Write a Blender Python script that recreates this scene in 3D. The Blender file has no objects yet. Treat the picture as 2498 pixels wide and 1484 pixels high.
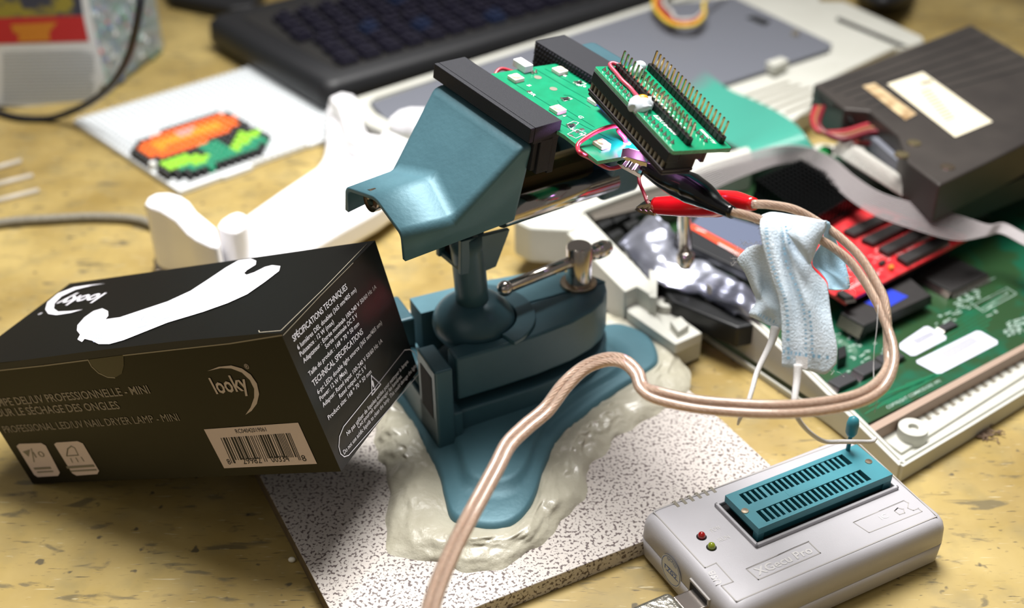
import bpy, bmesh, math, random
from mathutils import Vector as V, Matrix, noise
random.seed(7)
MM = 0.001
scene = bpy.context.scene
COL = scene.collection
pi = math.pi

# ---------------------------------------------------------------- camera model (mm)
FP, PT, RL, CH = 2946.0, 0.570, -0.014, 344.1
_F = V((0, math.cos(PT), -math.sin(PT))); _R0 = V((1, 0, 0)); _U0 = _R0.cross(_F)
CR = _R0*math.cos(RL)+_U0*math.sin(RL); CU = -_R0*math.sin(RL)+_U0*math.cos(RL); CC = V((0, 0, CH))
def _ray(x, y): return CR*((x-1249)/FP) - CU*((y-742)/FP) + _F
def P(x, y, z=0.0):
    d = _ray(x, y); return CC + d*((z-CH)/d.z)
def D(x, y, dep): return CC + _ray(x, y)*dep
def proj(p):
    d = V(p)-CC; z = d.dot(_F); return (1249+FP*d.dot(CR)/z, 742-FP*d.dot(CU)/z)
def PZ(pts, z): return [P(x, y, z) for x, y in pts]
def zm(pts, x0, y0, s): return [(x0+x*s, y0+y*s) for x, y in pts]

# ---------------------------------------------------------------- materials
def lin(c):
    c = c/255.0
    return c/12.92 if c <= 0.04045 else ((c+0.055)/1.055)**2.4
def rgb(c): return (lin(c[0]), lin(c[1]), lin(c[2]), 1)
def mat(name, c, rough=.5, metal=0, c2=None, ns=200, amt=.5, bump=0, bs=600, coat=0, trans=0, ior=1.45, emit=None, es=0, alpha=1, spec=.5, cro=.12, sub=0, stretch=None, sharp=0, detail=3):
    m = bpy.data.materials.new(name); m.use_nodes = True; nt = m.node_tree; b = nt.nodes['Principled BSDF']
    b.inputs['Base Color'].default_value = rgb(c); b.inputs['Roughness'].default_value = rough
    b.inputs['Metallic'].default_value = metal; b.inputs['Coat Weight'].default_value = coat
    b.inputs['Coat Roughness'].default_value = cro
    b.inputs['Transmission Weight'].default_value = trans; b.inputs['IOR'].default_value = ior
    b.inputs['Alpha'].default_value = alpha; b.inputs['Specular IOR Level'].default_value = spec
    if sub: b.inputs['Subsurface Weight'].default_value = sub; b.inputs['Subsurface Radius'].default_value = (.002, .002, .002); b.inputs['Subsurface Scale'].default_value = 1
    if emit: b.inputs['Emission Color'].default_value = rgb(emit); b.inputs['Emission Strength'].default_value = es
    tc = nt.nodes.new('ShaderNodeTexCoord')
    def nz(scale, det=3):
        n = nt.nodes.new('ShaderNodeTexNoise'); n.inputs['Scale'].default_value = scale; n.inputs['Detail'].default_value = det
        if stretch:
            mp = nt.nodes.new('ShaderNodeMapping'); mp.inputs['Scale'].default_value = stretch
            nt.links.new(tc.outputs['Object'], mp.inputs['Vector']); nt.links.new(mp.outputs['Vector'], n.inputs['Vector'])
        else: nt.links.new(tc.outputs['Object'], n.inputs['Vector'])
        return n
    if c2:
        n = nz(ns, detail); r = nt.nodes.new('ShaderNodeValToRGB')
        if sharp: r.color_ramp.elements[0].position = amt-sharp; r.color_ramp.elements[1].position = amt+sharp
        else: r.color_ramp.elements[0].position = .5-amt/2; r.color_ramp.elements[1].position = .5+amt/2
        r.color_ramp.elements[0].color = rgb(c); r.color_ramp.elements[1].color = rgb(c2)
        nt.links.new(n.outputs['Fac'], r.inputs['Fac']); nt.links.new(r.outputs['Color'], b.inputs['Base Color'])
    if bump:
        n = nz(bs, 3); bp = nt.nodes.new('ShaderNodeBump'); bp.inputs['Strength'].default_value = bump; bp.inputs['Distance'].default_value = .0006
        nt.links.new(n.outputs['Fac'], bp.inputs['Height']); nt.links.new(bp.outputs['Normal'], b.inputs['Normal'])
    return m

# ---------------------------------------------------------------- object helpers
FR = {}
def bases(o): return FR[o.name]
def thing(name, label, cat, loc=(0, 0, 0), group=None, kind=None):
    o = bpy.data.objects.new(name, None); COL.objects.link(o); o.empty_display_size = .01
    o.location = V(loc)*MM; o['label'] = label; o['category'] = cat
    if group: o['group'] = group
    if kind: o['kind'] = kind
    FR[o.name] = V(loc); return o
def mk(name, geo, m, parent=None, smooth=False, bevel=0, seg=2, solid=0, sub=0, label=None, auto=True, cat=None, group=None, kind=None, loc=None, ang=35):
    vs, fs = geo[0], geo[1]; mi = geo[2] if len(geo) > 2 else None
    base = FR[parent.name] if parent else (V(loc) if loc is not None else sum((V(v) for v in vs), V())/len(vs))
    me = bpy.data.meshes.new(name)
    me.from_pydata([(V(v)-base)*MM for v in vs], [], fs)
    ms = m if isinstance(m, (list, tuple)) else [m]
    for x in ms: me.materials.append(x)
    if mi: me.polygons.foreach_set('material_index', mi)
    bm = bmesh.new(); bm.from_mesh(me); bmesh.ops.recalc_face_normals(bm, faces=bm.faces); bm.to_mesh(me); bm.free()
    o = bpy.data.objects.new(name, me); COL.objects.link(o)
    FR[o.name] = base
    if parent: o.parent = parent
    else: o.location = base*MM
    if smooth: me.shade_smooth()
    if bevel:
        md = o.modifiers.new('b', 'BEVEL'); md.width = bevel*MM; md.segments = seg; md.limit_method = 'ANGLE'; md.angle_limit = math.radians(ang)
        me.shade_smooth(); md.harden_normals = True
    if solid:
        md = o.modifiers.new('s', 'SOLIDIFY'); md.thickness = abs(solid)*MM; md.offset = -1 if solid > 0 else 1
    if sub:
        md = o.modifiers.new('u', 'SUBSURF'); md.levels = sub; md.render_levels = sub
    if label: o['label'] = label
    if cat: o['category'] = cat
    if group: o['group'] = group
    if kind: o['kind'] = kind
    return o
def part(parent, name, geo, m, **k):
    # sub-part: parent is a mesh part (its frame is the root frame)
    return mk(name, geo, m, parent, **k)
def join(*gs):
    v, f, mi = [], [], []; anym = any(len(g) > 2 for g in gs)
    for g in gs:
        n = len(v); v += list(g[0]); f += [tuple(i+n for i in q) for q in g[1]]
        mi += list(g[2]) if len(g) > 2 else [0]*len(g[1])
    return (v, f, mi) if anym else (v, f)
def withmat(g, i): return (g[0], g[1], [i]*len(g[1]))
def prism(top, bot):
    n = len(top); v = [V(p) for p in top]+[V(p) for p in bot]
    return v, [tuple(range(n)), tuple(range(2*n-1, n-1, -1))]+[(i, (i+1) % n, n+(i+1) % n, n+i) for i in range(n)]
def slab(pts, z1, z0):       # vertical prism over xy outline
    return prism([V((p[0], p[1], z1)) for p in pts], [V((p[0], p[1], z0)) for p in pts])
def pslab(px, z1, z0): return slab(PZ(px, z1), z1, z0)
class Fr:                    # local frame (mm)
    k = 1.0
    def __init__(s, o, x, y, z=None, k=1.0):
        s.k = k; s.o = CC+(V(o)-CC)*k; s.x = V(x).normalized(); s.y = V(y)
        s.z = V(z) if z else s.x.cross(s.y).normalized(); s.y = s.z.cross(s.x).normalized(); s.z.normalize()
    def __call__(s, a, b, c=0): return s.o+(s.x*a+s.y*b+s.z*c)*s.k
    def px(s, x, y, ax=2, val=0):        # pixel -> local point on plane
        d = _ray(x, y); A = (s.x, s.y, s.z); n = A[ax]; t = (val*s.k-(CC-s.o).dot(n))/d.dot(n); q = (CC+d*t-s.o)/s.k
        return V((q.dot(s.x), q.dot(s.y), q.dot(s.z)))
WF = Fr((0, 0, 0), (1, 0, 0), (0, 1, 0))
def box(fr, x0, x1, y0, y1, z0, z1):
    c = [fr(x, y, z) for z in (z0, z1) for x, y in ((x0, y0), (x1, y0), (x1, y1), (x0, y1))]
    return c, [(3, 2, 1, 0), (4, 5, 6, 7), (0, 1, 5, 4), (1, 2, 6, 5), (2, 3, 7, 6), (3, 0, 4, 7)]
def fprism(fr, pts, z0, z1, ax=2):
    def q(a, b, c): return fr(a, b, c) if ax == 2 else (fr(c, a, b) if ax == 0 else fr(a, c, b))
    return prism([q(a, b, z1) for a, b in pts], [q(a, b, z0) for a, b in pts])
def circ(cx, cy, r, n=24, a0=0, a1=2*pi): return [(cx+r*math.cos(a0+(a1-a0)*i/n), cy+r*math.sin(a0+(a1-a0)*i/n)) for i in range(n)]
def rrect(x0, x1, y0, y1, r, n=5):
    o = []
    for cx, cy, a in ((x1-r, y1-r, 0), (x0+r, y1-r, pi/2), (x0+r, y0+r, pi), (x1-r, y0+r, 1.5*pi)):
        o += [(cx+r*math.cos(a+pi/2*i/n), cy+r*math.sin(a+pi/2*i/n)) for i in range(n+1)]
    return o
def loft(rings, cap0=True, cap1=True, closed=True):
    n = len(rings[0]); v = [V(p) for r in rings for p in r]; f = []
    for k in range(len(rings)-1):
        for i in range(n if closed else n-1):
            j = (i+1) % n; f.append((k*n+i, k*n+j, (k+1)*n+j, (k+1)*n+i))
    if cap0: f.append(tuple(range(n-1, -1, -1)))
    if cap1: f.append(tuple((len(rings)-1)*n+i for i in range(n)))
    return v, f
def cr(pts, m=8, closed=False):
    pts = [V(p) for p in pts]; n = len(pts); o = []
    for i in range(n if closed else n-1):
        if closed: a, b, c, d = pts[(i-1) % n], pts[i], pts[(i+1) % n], pts[(i+2) % n]
        else: b, c = pts[i], pts[i+1]; a = pts[i-1] if i > 0 else b*2-c; d = pts[i+2] if i+2 < n else c*2-b
        for k in range(m):
            t = k/m; o.append(.5*((2*b)+(c-a)*t+(2*a-5*b+4*c-d)*t*t+(3*b-a-3*c+d)*t**3))
    if not closed: o.append(pts[-1])
    return o
def frames(path, up=V((0, 0, 1))):
    o = []; n = len(path); prev = None
    for i in range(n):
        t = (path[min(i+1, n-1)]-path[max(i-1, 0)]).normalized()
        if prev is None: a = up if abs(t.dot(up)) < .95 else V((1, 0, 0)); x = (a-t*a.dot(t)).normalized()
        else: x = (prev-t*prev.dot(t)).normalized()
        prev = x; o.append((t, x, t.cross(x)))
    return o
def tube(path, r, n=10, cap=True, up=V((0, 0, 1)), fx=1, fy=1, m=0):
    path = [V(p) for p in path]
    if m: path = cr(path, m)
    if not callable(r) and not isinstance(r, (int, float)):
        rr = list(r); k = len(path)
        def rf(t):
            u = t*(len(rr)-1); i = min(int(u), len(rr)-2); return rr[i]+(rr[i+1]-rr[i])*(u-i)
    elif callable(r): rf = r
    else: rf = lambda t: r
    fs = frames(path, up); rings = []
    for i, p in enumerate(path):
        q = rf(i/max(1, len(path)-1)); t, x, y = fs[i]
        rings.append([p+x*(q*fx*math.cos(2*pi*k/n))+y*(q*fy*math.sin(2*pi*k/n)) for k in range(n)])
    return loft(rings, cap, cap)
def lathe(o, ax, prof, n=28, cap=True):      # prof: (dist along axis, radius)
    ax = V(ax).normalized(); a = V((0, 0, 1)) if abs(ax.z) < .9 else V((1, 0, 0)); x = ax.cross(a).normalized(); y = ax.cross(x)
    return loft([[V(o)+ax*h+x*(r*math.cos(2*pi*k/n))+y*(r*math.sin(2*pi*k/n)) for k in range(n)] for h, r in prof], cap, cap)
def ball(o, r, n=20, sx=1, sy=1, sz=1):
    m = n//2; rings = [[V(o)+V((sx*r*math.sin(pi*j/m)*math.cos(2*pi*k/n), sy*r*math.sin(pi*j/m)*math.sin(2*pi*k/n), sz*r*math.cos(pi*j/m))) for k in range(n)] for j in range(1, m)]
    g = loft(rings, False, False); v, f = g; a = len(v); v += [V(o)+V((0, 0, sz*r)), V(o)-V((0, 0, sz*r))]
    for k in range(n): f += [(a, k, (k+1) % n), (a+1, (m-2)*n+(k+1) % n, (m-2)*n+k)]
    return v, f
def sheet(rows, sub=4):      # rows of 3D points -> smooth grid
    rr = [cr(r, sub) for r in rows]; cols = list(zip(*rr)); cc = [cr(c, sub) for c in cols]
    rows2 = list(zip(*cc)); n = len(rows2[0]); v = [p for r in rows2 for p in r]
    return v, [(k*n+i, k*n+i+1, (k+1)*n+i+1, (k+1)*n+i) for k in range(len(rows2)-1) for i in range(n-1)]

# ---------------------------------------------------------------- quads and lettering
class Quad:
    def __init__(s, p00, p10, p11, p01):
        s.p = [V(q) for q in (p00, p10, p11, p01)]
        s.w = ((s.p[1]-s.p[0]).length+(s.p[2]-s.p[3]).length)/2; s.h = ((s.p[3]-s.p[0]).length+(s.p[2]-s.p[1]).length)/2
        s.n = ((s.p[1]-s.p[0]).cross(s.p[3]-s.p[0])).normalized()
    def __call__(s, a, b, off=0):
        u, v = a/s.w, b/s.h; p = s.p
        return p[0]*(1-u)*(1-v)+p[1]*u*(1-v)+p[2]*u*v+p[3]*(1-u)*v+s.n*off
    def st(s, x, y):
        a, b = s.w/2, s.h/2
        for _ in range(12):
            q = proj(s(a, b)); e = .01; qa = proj(s(a+e, b)); qb = proj(s(a, b+e))
            J = Matrix((((qa[0]-q[0])/e, (qb[0]-q[0])/e), ((qa[1]-q[1])/e, (qb[1]-q[1])/e)))
            d = J.inverted() @ V((x-q[0], y-q[1])); a += d.x; b += d.y
        return V((a, b))
    def poly(s, pts, off=.12): return [s(*s.st(x, y), off) for x, y in pts], [tuple(range(len(pts)))]
def frq(fr, x0, x1, y0, y1, z): return Quad(fr(x0, y0, z), fr(x1, y0, z), fr(x1, y1, z), fr(x0, y1, z))
_tc = {}
def glyphs(s, fat=0):
    if (s, fat) in _tc: return _tc[(s, fat)]
    cu = bpy.data.curves.new('t', 'FONT'); cu.body = s; cu.resolution_u = 2; cu.offset = fat; o = bpy.data.objects.new('t', cu)
    me = o.to_mesh(); vs = [v.co.copy() for v in me.vertices]; fs = [tuple(p.vertices) for p in me.polygons]; o.to_mesh_clear()
    bpy.data.objects.remove(o); bpy.data.curves.remove(cu)
    x0 = min(v.x for v in vs); x1 = max(v.x for v in vs)
    r = ([(v.x-x0, v.y) for v in vs], fs, x1-x0); _tc[(s, fat)] = r; return r
def text(q, s, a, b, cap, off=.12, fat=0, st=False, shear=0):
    vs, fs, w = glyphs(s, fat)
    A = V(a) if st else q.st(*a); B = V(b) if st else q.st(*b); e = (B-A); L = e.length; e.normalize(); n = V((-e.y, e.x)); ky = cap/.7
    out = []
    for x, y in vs:
        c = A+e*((x+shear*y)*L/w)+n*(y*ky); out.append(q(c.x, c.y, off))
    return out, fs
def line(q, pts, w, off=.12, closed=False):       # thin flat strip on a quad through pixel points
    p = [q.st(*a) for a in pts]; 
    if closed: p.append(p[0]); p.append(p[1])
    v, f = [], []
    for i in range(len(p)-1):
        d = p[i+1]-p[i]
        if d.length < 1e-6: continue
        d.normalize(); n = V((-d.y, d.x))*w/2; e = d*w/2; k = len(v)
        for c in (p[i]-n-e, p[i+1]-n+e, p[i+1]+n+e, p[i]+n-e): v.append(q(c.x, c.y, off))
        f.append((k, k+1, k+2, k+3))
    return v, f

# ---------------------------------------------------------------- material library
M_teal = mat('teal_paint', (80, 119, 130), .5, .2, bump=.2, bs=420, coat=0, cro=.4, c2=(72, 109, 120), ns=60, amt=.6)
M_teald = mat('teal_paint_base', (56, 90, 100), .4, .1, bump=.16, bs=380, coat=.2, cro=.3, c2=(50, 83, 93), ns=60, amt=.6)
M_chrome = mat('chrome_steel', (196, 188, 180), .16, 1, bump=.03, bs=900)
M_steel = mat('brushed_steel', (176, 160, 140), .28, 1)
M_brass = mat('threaded_steel', (150, 138, 105), .35, .9)
M_rub = mat('black_rubber', (26, 27, 32), .6, c2=(33, 34, 41), ns=2500, amt=.5, spec=.35, bump=.25, bs=3000)
M_blk = mat('black_plastic', (18, 19, 20), .42, bump=.05, bs=2000)
M_blkg = mat('black_gloss_vinyl', (8, 8, 9), .18, coat=.4)
M_redv = mat('red_gloss_vinyl', (196, 18, 24), .2, coat=.5, sub=.1)
M_pcb = mat('green_solder_mask', (0, 140, 98), .32, coat=.4, c2=(0, 128, 88), ns=160, amt=.3)
M_pcbe = mat('pcb_edge', (120, 190, 150), .5, c2=(90, 150, 110), ns=900, amt=.5)
M_tin = mat('solder_tin', (214, 208, 200), .22, 1)
M_pin = mat('tinned_pin', (205, 190, 160), .22, 1)
M_gold = mat('gold_pin', (190, 150, 80), .25, 1)
M_white = mat('white_silkscreen', (235, 238, 235), .55)
M_led = mat('led_ceramic', (236, 232, 214), .35)
M_ledy = mat('led_phosphor', (226, 222, 150), .3)
M_ledlens = mat('led_lens', (240, 238, 205), .12, coat=.5)
M_redwire = mat('red_silicone_wire', (178, 44, 62), .35, coat=.2)
M_dredwire = mat('dark_red_wire', (110, 14, 28), .4)
M_cu = mat('bare_copper', (200, 160, 134), .35, .3, c2=(244, 230, 216), ns=900, amt=.8)
M_glue = mat('hot_glue', (225, 232, 240), .12, trans=.3, ior=1.4, coat=.3, bump=.3, bs=500)
M_ora = mat('amber_part', (220, 150, 40), .3)
M_beige = mat('off_white_case_plastic', (196, 196, 187), .5, c2=(188, 188, 178), ns=40, amt=.5)
M_vent = mat('vent_recess', (126, 120, 106), .6)
M_lgrey = mat('light_grey_case', (178, 176, 180), .42, bump=.08, bs=2200, c2=(172, 170, 174), ns=60, amt=.5)
M_groove = mat('grey_groove', (160, 156, 152), .6)
M_zif = mat('turquoise_socket', (54, 128, 140), .45, c2=(48, 118, 130), ns=120, amt=.5)
M_hole = mat('dark_hole', (7, 7, 7), .8)
M_card = mat('black_coated_card', (9, 9, 6), .36, coat=.04, spec=.28, bump=.03, bs=120, c2=(7, 7, 5), ns=12, amt=.6)
M_cards = mat('black_card_end', (8, 8, 9), .3, coat=.4, bump=.06, bs=150)
M_cardedge = mat('raw_card_edge', (150, 142, 124), .8)
M_print = mat('pale_print', (186, 172, 164), .55)
M_printw = mat('white_print', (232, 230, 236), .5)
M_label = mat('paper_label', (206, 190, 186), .6)
M_lamp = mat('white_lamp_plastic', (246, 245, 248), .3, coat=.3, sub=.1)
M_lampd = mat('lamp_mark', (190, 205, 240), .4)
M_mask = mat('mask_fabric', (212, 220, 227), .85, sub=.2, bump=.7, bs=1300, c2=(188, 210, 225), ns=45, amt=.7)
M_maskb = mat('mask_fabric_blue', (150, 198, 228), .85, sub=.25, bump=.5, bs=1300, c2=(178, 208, 226), ns=50, amt=.7)
M_stitch = mat('weld_mark', (126, 166, 190), .8)
M_loop = mat('elastic_cord', (208, 206, 204), .85, bump=.4, bs=2500)
M_key = mat('keyboard_black', (24, 25, 28), .5)
M_keyd = mat('keyboard_deck', (30, 29, 28), .6)
M_sw = mat('purple_switch', (27, 25, 40), .4)
M_swb = mat('blue_switch', (26, 36, 62), .4)
M_plate = mat('grey_steel_plate', (112, 115, 124), .45, .2)
M_flop = mat('dark_metal_drive', (72, 67, 63), .45, .4, c2=(54, 50, 48), ns=30, amt=.6)
M_flopd = mat('drive_front', (22, 24, 24), .5)
M_cream = mat('aged_label', (214, 206, 182), .7)
M_ink = mat('ink', (40, 38, 36), .7)
M_board = mat('motherboard_green', (14, 84, 58), .38, coat=.3, c2=(34, 66, 34), ns=45, amt=.12, sharp=0)
M_redpcb = mat('red_solder_mask', (190, 22, 34), .35, coat=.35, c2=(206, 60, 62), ns=200, amt=.3)
M_ic = mat('chip_black', (40, 38, 37), .5, c2=(34, 32, 32), ns=500, amt=.5)
M_ic2 = mat('chip_body', (52, 52, 54), .42)
M_blue = mat('blue_sticker', (28, 52, 176), .5)
M_bluew = mat('blue_tape', (20, 44, 150), .4)
M_stk = mat('white_sticker', (214, 216, 230), .5)
M_bar = mat('grey_barcode', (150, 150, 158), .6)
M_rib = mat('grey_ribbon', (156, 150, 150), .45)
M_ribw = mat('white_ribbon', (208, 206, 198), .5)
M_ribg = mat('green_ribbon', (70, 156, 138), .35, alpha=.9, coat=.3)
M_sink = mat('black_heatsink', (14, 17, 18), .3, .5)
M_foil = mat('antistatic_foil', (232, 236, 250), .34, .85, bump=.6, bs=45, c2=(90, 92, 112), ns=22, amt=.4)
M_orange = mat('orange_stripe', (220, 72, 38), .5)
M_ssd = mat('slate_label', (84, 92, 112), .45)
M_clear = mat('clear_plastic', (226, 222, 214), .25, alpha=.55)
M_cabk = mat('black_cable', (26, 28, 34), .45)
M_braid = mat('grey_braid', (150, 146, 132), .5, c2=(110, 104, 92), ns=900, amt=.3, bump=.5, bs=1500)
M_peg = mat('pegboard_white', (222, 226, 228), .45)
M_tubw = mat('tub_label_white', (214, 218, 222), .5, c2=(204, 209, 213), ns=25, amt=.5)
M_tubr = mat('tub_label_red', (176, 34, 40), .5)
M_tubn = mat('tub_label_navy', (52, 56, 74), .5, c2=(140, 130, 50), ns=60, amt=.56, sharp=.04)
M_yel = mat('label_amber', (190, 120, 36), .5)
M_tubc = mat('frosted_plastic', (176, 190, 190), .3, alpha=.5)

def table_mat():
    m = bpy.data.materials.new('worn_ochre_tabletop'); m.use_nodes = True; nt = m.node_tree; N = nt.nodes; L = nt.links; b = N['Principled BSDF']
    tc = N.new('ShaderNodeTexCoord')
    def nz(sc, det, stretch=None, rot=0, dist=0):
        mp = N.new('ShaderNodeMapping'); mp.inputs['Rotation'].default_value = (0, 0, rot); mp.inputs['Scale'].default_value = stretch or (1, 1, 1)
        n = N.new('ShaderNodeTexNoise'); n.inputs['Scale'].default_value = sc; n.inputs['Detail'].default_value = det; n.inputs['Distortion'].default_value = dist
        L.new(tc.outputs['Object'], mp.inputs['Vector']); L.new(mp.outputs['Vector'], n.inputs['Vector']); return n.outputs['Fac']
    def ramp(f, a, bb, ca, cb):
        r = N.new('ShaderNodeValToRGB'); r.color_ramp.elements[0].position = a; r.color_ramp.elements[1].position = bb
        r.color_ramp.elements[0].color = ca; r.color_ramp.elements[1].color = cb; L.new(f, r.inputs['Fac']); return r.outputs['Color']
    def mix(f, a, c):
        x = N.new('ShaderNodeMix'); x.data_type = 'RGBA'; L.new(f, x.inputs[0]); L.new(a, x.inputs[6]); 
        if isinstance(c, tuple): x.inputs[7].default_value = c
        else: L.new(c, x.inputs[7])
        return x.outputs[2]
    w, k = (1, 1, 1, 1), (0, 0, 0, 1)
    base = ramp(nz(14, 6), .34, .68, rgb((142, 120, 66)), rgb((182, 160, 100)))
    base = mix(ramp(nz(60, 4), .5, .72, k, (.5, .5, .5, 1)), base, rgb((132, 120, 82)))
    base = mix(ramp(nz(50, 5, (1, 3.5, 1), .9, .6), .60, .68, k, (.75, .75, .75, 1)), base, rgb((92, 84, 62)))
    base = mix(ramp(nz(120, 3, (1, 9, 1), -.5, .3), .65, .71, k, (.8, .8, .8, 1)), base, rgb((66, 58, 44)))
    base = mix(ramp(nz(100, 3, (1, 10, 1), .5, .4), .66, .72, k, (.7, .7, .7, 1)), base, rgb((196, 184, 150)))
    base = mix(ramp(nz(150, 2), .67, .73, k, (.8, .8, .8, 1)), base, rgb((60, 56, 48)))
    L.new(base, b.inputs['Base Color']); b.inputs['Roughness'].default_value = .42
    L.new(ramp(nz(40, 4), .3, .7, (.32, .32, .32, 1), (.6, .6, .6, 1)), b.inputs['Roughness'])
    bp = N.new('ShaderNodeBump'); bp.inputs['Strength'].default_value = .25; bp.inputs['Distance'].default_value = .0006
    L.new(nz(90, 4), bp.inputs['Height']); L.new(bp.outputs['Normal'], b.inputs['Normal']); return m
M_table = table_mat()
M_tile = mat('speckled_tile_glaze', (192, 185, 178), .45, c2=(92, 80, 78), ns=760, amt=.57, sharp=.035, bump=.05, bs=300, detail=2, coat=.1)
M_tiles = mat('tile_raw_edge', (108, 92, 66), .8, c2=(90, 76, 54), ns=300, amt=.5)
M_putty = mat('epoxy_putty', (186, 182, 164), .4, c2=(168, 163, 144), ns=70, amt=.5, bump=1, bs=330, coat=.3)

# ---------------------------------------------------------------- table, tile, putty
mk('workbench_top', box(WF, -1100, 1200, -400, 1900, -30, 0), M_table, loc=(0, 0, 0), label='worn ochre yellow workbench top with scratches under everything', cat='workbench', bevel=1)
d1 = V((.455, -.891, 0)).normalized(); d2 = V((.891, .455, 0))
c0 = V((-69.6, 317, 0)); e2 = V((49.2, 349.2, 0))
# near corner = crossing of the left and the near edge
t = ((e2-c0).x*d2.y-(e2-c0).y*d2.x)/(d1.x*d2.y-d1.y*d2.x); near = c0+d1*t
w = abs((V((49.9, 510.4, 0))-c0).x*d1.y-(V((49.9, 510.4, 0))-c0).y*d1.x)
tl = [near, near+d2*w, near+d2*w-d1*w*1.02, near-d1*w*1.02]
tg = slab(tl, 8, 0); mk('stone_tile', (tg[0], tg[1], [0, 1, 0, 0, 0, 1]), [M_tile, M_tiles], bevel=.5, label='grey and brown speckled stone look tile under the vise', cat='tile', loc=near)

F0 = [(-10.7, 352.9), (0, 356), (7.3, 368), (13, 391), (19, 408), (31, 424), (47, 441), (63, 456), (68.5, 466), (66, 484), (53, 495), (38, 491), (18, 481), (-5, 480), (-30, 488), (-55, 500), (-75, 502), (-86, 490), (-84, 473), (-70, 455), (-55.4, 441), (-45, 423), (-37.5, 402.7), (-31, 385), (-28.4, 371.3), (-24, 358)]
F0 = [p.xy for p in cr([V((a, b, 0)) for a, b in F0], 5, True)]
fc = V((-2, 432))
def fring(s, z, inset=0):
    o = []
    for p in F0:
        d = p-fc; L = d.length; q = fc+d*s
        if inset: q = fc+d*max(.2, (L-inset)/L)
        o.append(V((q.x, q.y, z)))
    return o
def dome(s): return 21+10*(1-s)
pr = [fring(1, 8.2), fring(1, 10, -1.2), fring(1, 13.4, -.3), fring(1, 14.8, .9), fring(1, 15.3, 2.6)]
for s, z in ((.84, 15.8), (.75, 16.0), (.735, 17.9), (.68, 18.4), (.5, 18.8), (.2, 19)): pr.append(fring(s, z))
PO = [(900, 990), (915, 1060), (928, 1130), (950, 1200), (940, 1335), (1000, 1362), (1057, 1376), (1120, 1392), (1185, 1397), (1250, 1372), (1308, 1340), (1365, 1283), (1427, 1207), (1440, 1136), (1512, 1065), (1600, 1010), (1659, 979), (1690, 925), (1650, 868), (1590, 820)]
po = [P(x, y, 8.2) for x, y in PO]+[V((50, 512, 8.2)), V((20, 500, 8.2)), V((-15, 502, 8.2)), V((-50, 516, 8.2)), V((-90, 516, 8.2)), V((-104, 490, 8.2)), V((-92, 462, 8.2))]
po = cr(po, 5, True)
def ang(p): return math.atan2(p[1]-fc.y, p[0]-fc.x)
def samp(poly, n=200):
    a = sorted([(ang(p), (V(p[:2])-fc).length) for p in poly]); o = []
    for i in range(n):
        t = -pi+2*pi*i/n; k = 0
        lo = [q for q in a if q[0] <= t]; hi = [q for q in a if q[0] > t]
        A = lo[-1] if lo else (a[-1][0]-2*pi, a[-1][1]); B = hi[0] if hi else (a[0][0]+2*pi, a[0][1])
        u = (t-A[0])/max(1e-6, B[0]-A[0]); o.append(A[1]+(B[1]-A[1])*u)
    return o
ro = samp(po); ri = samp(F0); rings = []
for k in range(17):
    u = k/16; rg = []
    for i in range(200):
        t = -pi+2*pi*i/200; r = ro[i]*(1-u)+(ri[i]-.2)*u
        z = 8.1+(u**.6)*4.6+2.6*math.sin(pi*u)
        p = V((fc.x+r*math.cos(t), fc.y+r*math.sin(t), 0)); nn = noise.noise(p*.09)*2.4+noise.noise(p*.3)*1.3+noise.noise(V((r*1.2, t*5, 3)))*1.2+noise.noise(p*.8)*.5
        r += nn*1.6*math.sin(pi*(u*.8+.1)); z += nn*(.75*min(1, u*3))
        if k == 0: z = 8.02; r += noise.noise(p*.12)*3
        rg.append(V((fc.x+r*math.cos(t), fc.y+r*math.sin(t), max(8.02, z))))
    rings.append(rg)
mk('putty_collar', loft(rings, False, False), M_putty, smooth=True, loc=(-2, 432, 8), sub=1, label='rough grey putty smeared around the foot of the vise', cat='putty')

# ---------------------------------------------------------------- bench vise
vise = thing('bench_vise', 'teal cast metal ball joint bench vise standing in the putty on the tile', 'vise', (-2, 432, 8))
mk('foot', loft(pr, True, True), M_teal, vise, smooth=True)
BF = Fr((-20, 432, 0), (.906, .423, 0), (-.423, .906, 0), k=1.0176)
def tongue(g=0, a0=-15.5):
    o = [(a0-g, -26-g), (5, -25.6-g), (22, -24.6-g), (40, -22-g), (52, -18-g), (60, -13-g), (66+g*.7, -6), (68.5+g, 0), (66+g*.7, 6), (60, 13+g), (52, 18+g), (40, 22+g), (22, 24.6+g), (5, 25.6+g), (a0-g, 26+g)]
    return o
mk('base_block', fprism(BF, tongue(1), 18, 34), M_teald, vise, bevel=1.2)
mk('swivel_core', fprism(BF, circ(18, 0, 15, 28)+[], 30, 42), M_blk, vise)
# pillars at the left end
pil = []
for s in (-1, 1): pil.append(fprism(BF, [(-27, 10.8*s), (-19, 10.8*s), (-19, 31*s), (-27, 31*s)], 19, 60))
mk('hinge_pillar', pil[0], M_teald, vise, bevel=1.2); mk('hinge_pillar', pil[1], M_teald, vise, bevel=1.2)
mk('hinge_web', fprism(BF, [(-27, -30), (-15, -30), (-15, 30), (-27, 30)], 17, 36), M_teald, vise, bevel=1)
hq = [(-27.15, y, z) for y, z in ((-27, 34), (-14.5, 34), (-14.5, 55), (-27, 55))]
mk('pillar_recess', ([BF(*p) for p in hq], [(0, 1, 2, 3)]), M_hole, vise)
mk('hinge_pin', lathe(BF(-23, -11, 42), BF.y, [(0, 4), (22, 4)]), M_teald, vise, smooth=True)
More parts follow.
